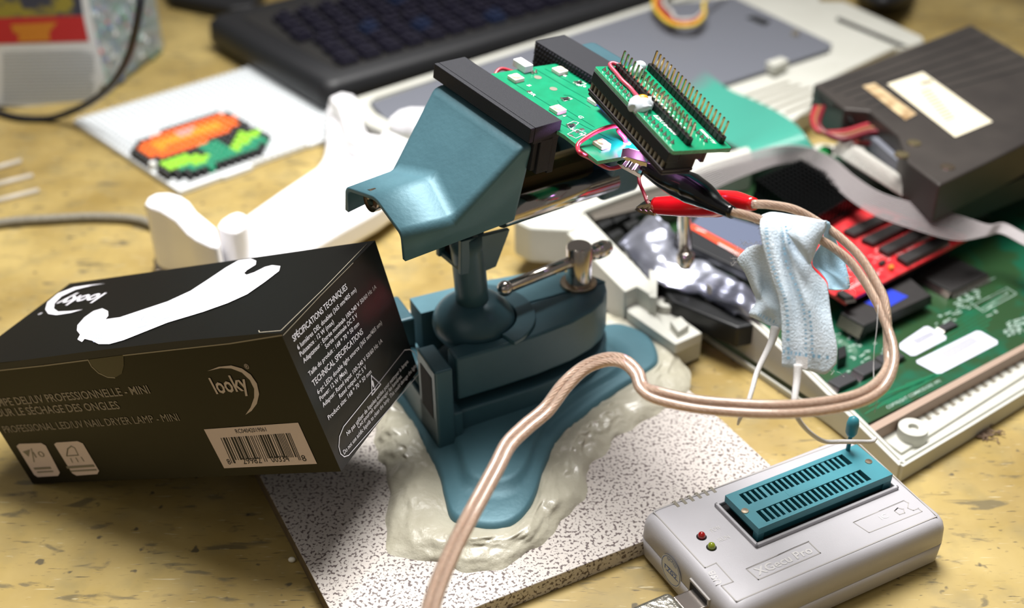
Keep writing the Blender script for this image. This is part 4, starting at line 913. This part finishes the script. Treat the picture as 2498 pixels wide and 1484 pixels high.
# ---------------------------------------------------------------- upper case half with steel plate
uc_ = thing('computer_upper_shell', 'off white computer case half lying open side up with a grey steel plate', 'computer case', P(1500, 150, 0))
top = [(868, 238), (905, 226), (1590, 8), (1800, -50), (2000, -50), (2000, 2), (2058, 2), (2250, 88), (2255, 100), (2205, 118), (2185, 114), (1985, 210), (1985, 255), (1830, 372), (1560, 465), (1320, 480), (1000, 350), (895, 300), (872, 270)]
mk('shell', pslab(top, 18, 2), M_beige, uc_, bevel=1.5)
rim = [(868, 238), (905, 226), (1590, 8), (1800, -50), (1805, -42), (1600, 16), (915, 236), (900, 252), (915, 275), (1010, 330), (1005, 350), (895, 300), (872, 270)]
mk('shell_rim', pslab(rim, 22, 17), M_beige, uc_, bevel=.8)
mk('slot_opening', pslab([(2043, 41), (2215, 112), (2195, 114), (2040, 50)], 18.4, 18.05), M_hole, uc_)
mk('steel_plate', pslab([(903, 250), (1572, 18), (1790, -8), (2030, 106), (2022, 120), (1770, 203), (1180, 395), (1090, 385), (935, 285)], 21.5, 19.5), M_plate, uc_, bevel=.6)
mk('plate_clip', pslab([(1868, 150), (1905, 138), (1925, 146), (1890, 162)], 27, 20), M_beige, uc_, bevel=.6)
for i in range(6):
    x = 1772+i*34; y = 258-i*4
    mk('vent_groove', pslab([(x-20+i*6, y+i*9-4), (x+150-i*8, y-60+i*11), (x+156-i*8, y-57+i*11), (x-14+i*6, y+i*9)], 18.35, 18.02), M_vent, uc_)
mk('mounting_stud', lathe(P(1940, 86, 21.5), (0, 0, 1), [(0, 3), (3, 2.5)], 16), M_vent, uc_)
mk('plate_slot', pslab([(1820, 42), (1840, 38), (1880, 52), (1865, 62)], 22.0, 21.4), M_hole, uc_)
for k, (cn, cl) in enumerate((('yellow', (214, 186, 60)), ('red', (186, 52, 44)), ('brown', (120, 62, 30)), ('grey', (190, 186, 182)))):
    o_ = k*9
    mk('%s_loop_wire' % cn, tube([P(1640+o_, -60, 30), P(1595+o_*.9, 0, 30), P(1612+o_, 40-k*3, 30), P(1650, 62-k*5, 30), P(1695, 60-k*5, 31), P(1718, 35-k*4, 32), P(1722, 0, 34), P(1790, -50, 34)], 1.5, 8, m=7), mat(cn+'_wire', cl, .4), loc=P(1600, 30, 30), smooth=True, label='%s wire of the small harness looped on the grey plate' % cn, cat='wire')

# ---------------------------------------------------------------- lower case half with motherboard
lc = thing('computer_lower_shell', 'off white lower computer case open from above with the green motherboard inside', 'computer case', P(2100, 700, 0))
mk('case_floor', pslab([(1330, 560), (1660, 845), (1716, 815), (2203, 1148), (2560, 930), (2900, 720), (2600, 420), (2000, 350)], 3.5, .3), M_beige, lc, bevel=.5)
Zc = lambda pts: zm(pts, 1240, 430, .29644)
mk('left_ledge', pslab(Zc([(300, 280), (610, 285), (1160, 850), (1210, 1000), (1060, 905), (960, 950), (560, 540)]), 30, 2), M_beige, lc, bevel=1)
mk('corner_tray', pslab(Zc([(960, 930), (1060, 905), (1210, 1000), (1500, 1215), (1600, 1290), (1375, 1385), (985, 1120)]), 16, 1), M_beige, lc, bevel=1)
mk('tray_rim', join(pslab(Zc([(955, 935), (985, 930), (1395, 1330), (1510, 1270), (1600, 1285), (1375, 1385), (980, 1110)]), 20, 14)), M_beige, lc, bevel=.8)
def bossr(px, z, r, h, r2): return lathe(P(px[0], px[1], z), (0, 0, 1), [(0, r), (h, r), (h, r2), (h-2, r2), (h-2, .01)], 28, cap=False)
mk('screw_boss', bossr((1625, 752), 16, 5.6, 4, 1.7), M_beige, lc, bevel=.3)
mk('screw_boss', bossr((2222, 1072), 3, 6.5, 7, 2.2), M_beige, lc, bevel=.3)
mk('latch_block', pslab(Zc([(1330, 1190), (1420, 1150), (1490, 1220), (1400, 1280)]), 20, 15), M_beige, lc, bevel=.6)
mk('ledge_wall', pslab(Zc([(1160, 760), (1230, 790), (1225, 1000), (1160, 990)]), 30, 6), M_beige, lc, bevel=.8)
# left wall: sloping rim with an outer and inner ridge
def wall(pxs, w_in, zs, z0, name, m=M_beige):
    tops = [P(x, y, z) for (x, y), z in zip(pxs, zs)]; dr = (tops[-1]-tops[0]); dr.z = 0; dr.normalize(); n = V((-dr.y, dr.x, 0))
    rg = []
    for p, z in zip(tops, zs):
        a = p; b = p+n*w_in; rg.append([V((a.x, a.y, z0)), V((a.x, a.y, z)), V((a.x, a.y, z))+n*w_in*.35, V((a.x, a.y, z-1.2))+n*w_in*.4, V((a.x, a.y, z-1.2))+n*w_in*.6, V((a.x, a.y, z))+n*w_in*.65, V((b.x, b.y, z)), V((b.x, b.y, z0))])
    return mk(name, loft(rg), m, lc, bevel=.5)
wall([(1722, 684), (1950, 895), (2193, 1136)], 4.5, (30, 19, 9), 1, 'left_wall')
mk('left_wedge', prism([P(1714, 814, 6), P(1722, 690, 33), P(1738, 700, 33), P(1728, 815, 6)], [P(1714, 826, 1), P(1714, 815, 1), P(1728, 816, 1), P(1728, 828, 1)]), M_beige, lc, bevel=.5)
mk('side_slot', (lambda a, b: ([a, b, b-V((0, 0, 3)), a-V((0, 0, 3))], [(0, 1, 2, 3)]))(P(1722, 800, 12)-V((.6, .6, 0)), P(2010, 990, 12)-V((.8, .8, 0))), mat('slot_dark_green', (30, 52, 44), .6), lc)
wall([(2204, 1139), (2350, 1052), (2498, 961), (2900, 716)], 4, (9, 9, 9, 9), .3, 'front_wall')
mk('rear_block', pslab([(1252, 535), (1300, 482), (1560, 430), (1832, 352), (1838, 385), (1560, 462), (1425, 512), (1400, 560), (1292, 555)], 32, 10), M_beige, lc, bevel=2)
mk('vent_strip', pslab([(2128, 1052), (2500, 850), (2900, 625), (2930, 650), (2500, 915), (2200, 1105)], 5, 2), M_beige, lc, bevel=.6)
for i in range(15):
    u = i/14; x = 2234+u*275; y = 1030-u*157; 
    if i == 14: continue
    mk('vent_slot', pslab([(x-9, y-12), (x+12, y+6-u*2), (x+20, y+2-u*2), (x-3, y-16)], 5.3, 5.02), M_vent, lc)
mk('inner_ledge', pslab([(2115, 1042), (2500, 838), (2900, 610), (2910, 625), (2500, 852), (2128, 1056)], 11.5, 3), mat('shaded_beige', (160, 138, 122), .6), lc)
mk('motherboard', pslab([(2112, 1036), (1990, 905), (1750, 700), (1560, 530), (1900, 400), (2300, 340), (2640, 500), (2880, 620), (2500, 842)], 11, 9.4), M_board, lc, bevel=.2, label='green computer motherboard')
BQ = Quad(P(2100, 1040, 11.05), P(2500, 840, 11.05), P(2200, 480, 11.05), P(1700, 640, 11.05))
Zb = lambda pts: zm(pts, 1900, 430, .37051)
mbs = []
mbs.append(text(BQ, 'COPYRIGHT COMMODORE 1991', (2166, 999), (2296, 932), 2.0, .1, fat=.01))
for pts in ([(1280, 850), (1500, 735), (1565, 775), (1345, 895)], [(1300, 860), (1490, 760), (1510, 775), (1325, 880)]): mbs.append(line(BQ, Zb(pts), .5, .1, closed=True))
mbs.append(line(BQ, Zb([(960, 690), (1150, 800), (1420, 670)]), .5, .1))
rnd = random.Random(11)
for cx, cy, n in ((1240, 780, 40), (1550, 1000, 60), (500, 1090, 18), (430, 1040, 12), (1080, 960, 14), (1300, 240, 70), (520, 1215, 10), (640, 1150, 8), (1220, 850, 14), (1380, 880, 8)):
    for i in range(n):
        x = cx+rnd.uniform(-70, 70); y = cy+rnd.uniform(-50, 50)-(x-cx)*.35; mbs.append(line(BQ, Zb([(x, y), (x+rnd.uniform(6, 16), y-rnd.uniform(3, 7))]), .8, .1))
M_fs = mat('faded_silkscreen', (150, 172, 160), .6)
mk('copyright_lettering', mbs[0], M_fs, lc); mk('board_silkscreen', join(*mbs[1:]), M_fs, lc)
mk('board_traces', join(*[line(BQ, [(2110+i*9, 1010-i*4-(i % 3)*14), (2230+i*9, 940-i*4)], .5, .07) for i in range(12)]+[line(BQ, [(2260+i*6, 900-i*14), (2400+i*6, 820-i*14)], .6, .07) for i in range(8)]), mat('board_trace', (20, 110, 74), .4), lc)
def chip(px, z1, z0, m, name='chip', legs=0, lab=None, mleg=M_tin):
    q = PZ(zm(px, 1900, 430, .37051), z1); ch = mk(name, slab(q, z1, z0), m, lc, bevel=.35, label=lab)
    if legs:
        lg = []
        for a, b in ((q[0], q[1]), (q[1], q[2])) if legs < 0 else ((q[0], q[1]), (q[2], q[3])):
            n = abs(legs); out = V(((b-a).y, -(b-a).x, 0)).normalized(); c_ = sum(q, V())/4
            if (a+out-c_).length < (a-c_).length: out = -out
            for i in range(n):
                p = a.lerp(b, (i+.5)/n); dr = (b-a).normalized()*.35
                lg.append(([p-dr+V((0, 0, -1)), p+dr+V((0, 0, -1)), p+dr+out*2.2+V((0, 0, z0-z1-.8)), p-dr+out*2.2+V((0, 0, z0-z1-.8))], [(0, 1, 2, 3)]))
        part(ch, 'chip_legs', join(*lg[:len(lg)//2]), mleg); part(ch, 'chip_legs', join(*lg[len(lg)//2:]), mleg)
    return ch
dip = [(410, 900), (560, 985), (1000, 785), (862, 668)]
dc = chip(dip, 21, 15, M_ic, 'socketed_chip', 20, 'long black socketed chip with a blue sticker')
part(dc, 'chip_socket', pslab(Zb([(402, 905), (556, 998), (1012, 792), (862, 660)]), 14.8, 11), M_blk, bevel=.4)
part(dc, 'blue_sticker', pslab(Zb([(562, 832), (735, 742), (852, 792), (690, 882)]), 21.2, 21), M_blue)
chip([(905, 640), (1135, 760), (1385, 645), (1150, 530)], 15, 12, M_ic, 'square_chip', -22)
chip([(322, 1348), (400, 1393), (520, 1335), (440, 1288)], 14, 11.6, M_ic2, 'small_chip', 9)
chip([(482, 1268), (560, 1313), (690, 1248), (612, 1205)], 14, 11.6, M_ic2, 'small_chip', 9)
chip([(632, 1190), (705, 1240), (830, 1185), (755, 1130)], 14, 11.6, M_ic2, 'small_chip', 9)
chip([(1050, 985), (1095, 1012), (1180, 975), (1135, 948)], 13, 11.4, M_ic2, 'small_chip', 5)
for px, bars_, in (([(835, 1075), (960, 992), (985, 990), (1100, 1055), (1100, 1075), (900, 1180), (870, 1182), (790, 1130), (795, 1105)], [(870, 1078), (1000, 1020), (1040, 1042), (915, 1110)]), ([(905, 1215), (1300, 1020), (1330, 1022), (1440, 1085), (1440, 1105), (1070, 1298), (1040, 1300), (910, 1230)], [(1060, 1160), (1265, 1050), (1330, 1085), (1120, 1205)])):
    sk_ = mk('inventory_sticker', pslab(Zb(px), 11.25, 11.05), M_stk, lc); g = []
    q = Quad(*PZ(Zb([bars_[3], bars_[2], bars_[1], bars_[0]]), 11.35))
    for i in range(22): 
        x = q.w*i/22; g.append(([q(x, 0), q(x+q.w/22*.55, 0), q(x+q.w/22*.55, q.h), q(x, q.h)], [(0, 1, 2, 3)]))
    part(sk_, 'barcode', join(*g), M_bar)
# blurry parts near the left of the board
mk('black_connector', pslab(Zb([(385, 1130), (440, 1110), (450, 1180), (392, 1205)]), 17, 11), M_blk, lc, bevel=.5)

rb_ = thing('red_expansion_board', 'bright red expansion board carrying four long black chips', 'circuit board', P(2180, 600, 26))
mk('board', pslab(Zb([(438, 832), (1250, 405), (1240, 385), (960, 290), (560, 182), (200, 310), (120, 420), (330, 762)]), 27, 25.2), M_redpcb, rb_, bevel=.2)
for q in ([(425, 352), (495, 385), (760, 262), (690, 232)], [(543, 408), (620, 440), (880, 312), (812, 278)], [(655, 468), (718, 505), (998, 365), (930, 330)], [(775, 525), (842, 567), (1125, 422), (1058, 390)], [(380, 760), (440, 800), (500, 790), (420, 745)]):
    z1 = 30; qq = PZ(Zb(q), z1); ch = mk('memory_chip', slab(qq, z1, 27.5), M_ic, rb_, bevel=.3); lg = []
    for a, b in ((qq[0], qq[3]), (qq[1], qq[2])):
        out = V(((b-a).y, -(b-a).x, 0)).normalized(); c_ = sum(qq, V())/4
        if (a+out-c_).length < (a-c_).length: out = -out
        for i in range(16):
            p = a.lerp(b, (i+.5)/16); dr = (b-a).normalized()*.3; lg.append(([p-dr-V((0, 0, 1.5)), p+dr-V((0, 0, 1.5)), p+dr+out*1.4-V((0, 0, 2.6)), p-dr+out*1.4-V((0, 0, 2.6))], [(0, 1, 2, 3)]))
    part(ch, 'chip_legs', join(*lg[:16]), M_tin); part(ch, 'chip_legs', join(*lg[16:]), M_tin)
for q, m_ in (([(720, 590), (745, 578), (762, 595), (738, 608)], M_yel), ([(655, 562), (690, 548), (708, 560), (672, 578)], M_ic)): mk('tiny_component', pslab(Zb(q), 29, 27), m_, rb_, bevel=.2)
RQ = Quad(P(2063, 737, 27.1), P(2363, 580, 27.1), P(2107, 497, 27.1), P(1975, 545, 27.1)); g = []
rnd = random.Random(4)
for i in range(60):
    x = rnd.uniform(380, 900); y = 700-(x-380)*.45+rnd.uniform(-110, 60); g.append(line(RQ, Zb([(x, y), (x+rnd.uniform(5, 22), y-rnd.uniform(3, 10))]), .6, .05))
g.append(line(RQ, Zb([(1100, 350), (1215, 395)]), 1.5, .05))
for i in range(9): g.append(line(RQ, Zb([(470+i*22, 735-i*11), (474+i*22, 731-i*11)]), 1.8, .05))
mk('silkscreen', join(*g), mat('pink_silkscreen', (222, 150, 150), .5), rb_)
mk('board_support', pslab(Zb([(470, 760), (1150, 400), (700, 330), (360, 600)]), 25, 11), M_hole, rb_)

# heatsink
hs = thing('heatsink', 'black pin heatsink standing under the arching grey ribbon', 'heatsink', P(1960, 480, 28))
hq = Quad(P(1836, 468, 30), P(1975, 575, 30), P(2102, 498, 30), P(1950, 418, 30))
mk('sink_base', prism([hq(0, 0, 0), hq(hq.w, 0, 0), hq(hq.w, hq.h, 0), hq(0, hq.h, 0)], [hq(0, 0, -19), hq(hq.w, 0, -19), hq(hq.w, hq.h, -19), hq(0, hq.h, -19)]), M_sink, hs)
g = []
for i in range(15):
    for j in range(13):
        a, b = hq.w*(i+.2)/15, hq.h*(j+.2)/13; e_ = min(hq.w, hq.h)/24; c_ = [hq(a, b), hq(a+e_, b), hq(a+e_, b+e_), hq(a, b+e_)]
        g.append(prism([p+V((0, 0, 8.5)) for p in c_], c_))
mk('cooling_pins', join(*g), M_sink, hs)
# foil bag, card, module
fb = [[(1508, 592, 30), (1545, 560, 33), (1580, 526, 36), (1610, 530, 34)], [(1530, 620, 30), (1580, 590, 35), (1620, 560, 36), (1650, 570, 33)], [(1560, 655, 28), (1620, 630, 34), (1670, 600, 33), (1700, 620, 30)], [(1600, 690, 27), (1680, 665, 31), (1730, 650, 33), (1770, 665, 30)], [(1680, 715, 27), (1740, 700, 32), (1790, 690, 34), (1830, 700, 30)], [(1750, 740, 26), (1790, 735, 31), (1825, 720, 33), (1850, 730, 29)], [(1790, 772, 26), (1830, 772, 28), (1855, 760, 30), (1868, 770, 27)]]
rnd = random.Random(9)
fv, ff_ = sheet([[P(x, y, z+rnd.uniform(-2, 2)) for x, y, z in r] for r in fb], 6)
mk('antistatic_bag', ([p+V((0, 0, noise.noise(p*.16)*2.6+noise.noise(p*.45)*.9)) for p in fv], ff_), M_foil, solid=.4, smooth=True, loc=P(1700, 680, 28), label='crumpled silver antistatic bag tucked under the card with the orange stripe', cat='bag')
mk('black_battery', pslab([(1575, 655), (1605, 640), (1790, 735), (1850, 790), (1800, 800), (1640, 735)], 24, 12), M_blk, bevel=1.5, loc=P(1700, 720, 12), label='black block under the silver bag beside the case tray', cat='module')
cd = thing('storage_card', 'dark storage card with slate label and orange stripe lying on the silver bag', 'memory card', P(1780, 600, 34))
mk('shell', pslab([(1640, 578), (1700, 500), (1905, 560), (1898, 640), (1838, 672)], 38, 33), M_key, cd, bevel=1)
mk('slate_label', pslab([(1690, 545), (1718, 512), (1898, 566), (1890, 632), (1850, 630)], 38.25, 38.02), M_ssd, cd)
mk('orange_stripe', pslab([(1682, 556), (1690, 546), (1850, 631), (1842, 648)], 38.35, 38.1), M_orange, cd)
CQ = Quad(P(1682, 560, 38.4), P(1842, 650, 38.4), P(1852, 630, 38.4), P(1692, 542, 38.4))
mk('stripe_print', join(line(CQ, [(1755, 596), (1800, 620)], 1.6, .05), line(CQ, [(1700, 560), (1720, 567)], 1.2, .3)), M_label, cd)
mk('spudger_parts', join(*[pslab([(x, y), (x+30, y-14), (x+44, y-4), (x+12, y+12)], 26, 12) for x, y in ((1430, 520), (1455, 545), (1480, 570), (1490, 530), (1520, 545), (1465, 505), (1540, 500), (1580, 490), (1530, 520))]), M_blk, lc, bevel=.8, label='dark parts along the rear edge of the board')
mk('port_shield', pslab([(1420, 500), (1560, 462), (1700, 430), (1730, 450), (1590, 500), (1450, 535)], 28, 12), mat('dull_metal', (104, 98, 90), .4, .5), lc, bevel=.8)

# ---------------------------------------------------------------- ribbons
def ribbon(name, L_, n, m, r, label, loc, cat='ribbon cable', step=8):
    a = cr([l[0] for l in L_], step); b = cr([l[1] for l in L_], step)
    g = [tube([p.lerp(q, (k+.5)/n) for p, q in zip(a, b)], r, 6) for k in range(n)]
    return mk(name, join(*g), m, smooth=True, loc=loc, label=label, cat=cat)
ribbon('ribbon_cable', [(P(1640, 455, 40), P(1680, 500, 40)), (P(1700, 412, 44), P(1745, 462, 42)), (P(1800, 380, 42), P(1830, 425, 36)), (P(1890, 357, 44), P(1900, 402, 34)), (P(1965, 357, 46), P(1950, 400, 35)), (P(2030, 385, 46), P(2005, 425, 36)), (P(2085, 430, 46), P(2060, 478, 38)), (P(2150, 470, 46), P(2130, 525, 42)), (P(2240, 498, 46), P(2225, 560, 42)), (P(2340, 525, 42), P(2330, 588, 38)), (P(2410, 548, 40), P(2400, 578, 36)), (P(2450, 545, 40), P(2440, 570, 36)), (P(2500, 570, 38), P(2500, 600, 36)), (P(2600, 620, 36), P(2600, 650, 34))], 13, M_rib, .42, 'grey ribbon cable arching over the black heatsink', P(2000, 400, 50))
ribbon('membrane_cable', [(P(1715, 174, 20), P(1600, 260, 20)), (P(1775, 219, 21), P(1690, 300, 21)), (P(1834, 245, 24), P(1740, 330, 23)), (P(1889, 272, 30), P(1785, 352, 26)), (P(1934, 302, 34), P(1810, 366, 30)), (P(1960, 330, 34), P(1820, 376, 30)), (P(1985, 365, 28), P(1830, 392, 28))], 30, M_ribg, 1.5, 'translucent sea green flat cable leaving the case top', P(1850, 290, 25))
ribbon('ribbon_cable', [(P(2030, 372, 46), P(2200, 480, 46)), (P(2040, 350, 50), P(2212, 462, 50)), (P(2062, 342, 52), P(2228, 452, 52)), (P(2082, 352, 48), P(2238, 460, 48)), (P(2075, 372, 44), P(2222, 474, 44))], 40, M_ribw, .45, 'white flat cable rolled beside the dark disk drive', P(2130, 400, 45), step=6)
ribbon('ribbon_cable', [(P(2110, 350, 44), P(2085, 345, 44)), (P(2150, 380, 44), P(2125, 385, 44)), (P(2200, 420, 44), P(2175, 425, 44)), (P(2258, 462, 44), P(2225, 478, 44))], 8, M_ribw, 1.3, 'flat white cable end lying right against the disk drive', P(2180, 420, 44))

# ---------------------------------------------------------------- disk drive
dd = thing('disk_drive', 'dark brown grey metal disk drive with a cream label', 'disk drive', P(2300, 280, 38))
mk('drive_shell', pslab([(1984, 205), (2120, 155), (2368, 58), (2500, 135), (2700, 250), (2400, 400), (2292, 452), (2215, 395), (2190, 330), (2120, 270), (2060, 265)], 66, 44), M_flop, dd, bevel=1.5)
g = []
DQ = Quad(P(2000, 215, 66.1), P(2290, 440, 66.1), P(2660, 250, 66.1), P(2368, 60, 66.1))
for k in range(6): g.append(line(DQ, [(2010+k*26, 212+k*10), (2380+k*28, 72+k*18)], 1.0, .1))
mk('shell_grooves', join(*g), M_flopd, dd)
cl_ = mk('drive_label', DQ.poly([(2164, 206), (2251, 177), (2421, 298), (2330, 336)], .3), M_cream, dd)
g = [line(DQ, [(2246+i*6, 226+i*7), (2268+i*6, 218+i*7)], .9, .45) for i in range(11)]+[line(DQ, [(2250, 205), (2270, 200)], 2.4, .45)]
part(cl_, 'label_print', join(*g), M_ink)
mk('stained_tape', DQ.poly([(2104, 211), (2134, 204), (2236, 279), (2209, 294)], .3), mat('stained_tape', (196, 176, 138), .7, c2=(120, 84, 40), ns=120, amt=.4), dd)
mk('drive_front', prism([P(1986, 206, 65), P(2060, 262, 65), P(2082, 300, 60), P(2000, 250, 60)], [P(1990, 250, 45), P(2064, 300, 45), P(2080, 310, 45), P(2004, 270, 45)]), M_flopd, dd, bevel=.6)
mk('circuit_cover', pslab([(2075, 262), (2120, 258), (2185, 318), (2260, 420), (2200, 400), (2120, 330)], 56, 46), M_plate, dd, bevel=1)
for px in ((2230, 350), (2200, 378), (2312, 408)): mk('drive_screw', lathe(P(px[0], px[1], 66), (0, 0, 1), [(-.5, 4), (.6, 3.6), (.8, .1)], 16), M_steel if px[0] > 2300 else M_brass, dd)
mk('drive_tray', pslab([(2170, 250), (2368, 150), (2620, 270), (2400, 380), (2290, 400)], 43.8, 19), M_flopd, dd)
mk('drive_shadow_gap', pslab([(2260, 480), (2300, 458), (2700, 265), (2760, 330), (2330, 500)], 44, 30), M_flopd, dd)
for k, (cn, cl, off) in enumerate((('red', (150, 30, 44), 0), ('brown', (132, 84, 56), 10), ('dark red', (104, 22, 34), 18))):
    mk('drive_wire', tube([P(1990+off, 262, 60), P(1982+off*.8, 292+off*.6, 58), P(2000+off, 322+off*.3, 56), P(2060, 322+off, 56), P(2120, 305+off, 58), P(2165, 306+off, 58), P(2182, 325+off*.6, 56), P(2160, 342+off*.3, 54), P(2100, 350, 50), P(2060, 345, 46)], 1.7, 8, m=6), mat(cn.replace(' ', '_')+'_drive_wire', cl, .4), dd, smooth=True)
mk('green_led_cap', pslab([(1985, 368), (2010, 350), (2035, 358), (2025, 378), (2000, 384)], 32, 11), mat('green_cap', (20, 150, 70), .4), lc, bevel=2)

# small debris
mk('plaster_crumb', ball(P(712, 1366, 1.1), 1.3, 10, 1.2, .9, .9), M_led, smooth=True, label='tiny pale crumb on the bench left of the tile', cat='crumb')
lv = []
rnd = random.Random(8)
for i in range(16):
    q = [P(2390+rnd.uniform(-10, 10), 1060+rnd.uniform(-8, 8), .5)]
    for k in range(5): q.append(q[-1]+V((rnd.uniform(-1, 3.2), rnd.uniform(-2.2, 1.2), 0))); q[-1].z = rnd.uniform(.3, 2)
    lv.append(tube(q, .25, 5, m=3))
mk('lint_tuft', join(*lv), mat('lint', (120, 100, 84), .9), loc=P(2400, 1060, 0), label='small grey lint tuft on the bench near the right edge', cat='lint', kind='stuff')

# ---------------------------------------------------------------- light
def area(name, loc, tgt, size, power, col, size_y=None):
    l = bpy.data.lights.new(name, 'AREA'); l.energy = power; l.color = col; l.size = size
    if size_y: l.shape = 'RECTANGLE'; l.size_y = size_y
    o = bpy.data.objects.new(name, l); COL.objects.link(o); o.location = V(loc)*MM
    o.rotation_euler = (V(tgt)-V(loc)).to_track_quat('-Z', 'Y').to_euler(); return o
area('bench_lamp', (40, 690, 930), (0, 500, 0), .45, 6.3, (1, .98, .96)); bpy.data.lights['bench_lamp'].spread = math.radians(88)
area('overhead_fill', (0, 500, 1400), (0, 450, 0),   .9, 2.2, (1, .95, .88))  # soft fill added high above the bench, no actual fixture
area('front_fill', (-700, -500, 1100), (0, 450, 60), 1.0, 1.5, (1, .92, .84))  # weak warm fill added from the front left
pl = bpy.data.lights.new('violet_led', 'POINT'); pl.energy = .07; pl.color = (.85, .4, 1); pl.shadow_soft_size = .002
o = bpy.data.objects.new('violet_led', pl); COL.objects.link(o); o.location = D(1553, 350, 449)*MM
wd = bpy.data.worlds.new('room'); scene.world = wd; wd.use_nodes = True
bg = wd.node_tree.nodes['Background']; bg.inputs['Color'].default_value = (1, .93, .87, 1); bg.inputs['Strength'].default_value = .16

# ---------------------------------------------------------------- camera
cam = bpy.data.cameras.new('camera'); co = bpy.data.objects.new('camera', cam); COL.objects.link(co)
cam.sensor_width = 36; cam.sensor_fit = 'HORIZONTAL'; cam.lens = FP/2498*36; cam.clip_start = .01; cam.clip_end = 20
R3 = Matrix((CR, CU, -_F)).transposed(); co.matrix_world = Matrix.Translation(CC*MM) @ R3.to_4x4()
cam.dof.use_dof = True; cam.dof.focus_distance = .455; cam.dof.aperture_fstop = 6.5
scene.camera = co
scene.view_settings.view_transform = 'Standard'; scene.view_settings.look = 'None'; scene.view_settings.exposure = 0
scene.cycles.max_bounces = 10; scene.cycles.transparent_max_bounces = 24; scene.cycles.transmission_bounces = 10
scene.cycles.use_denoising = True; scene.cycles.sample_clamp_indirect = 6
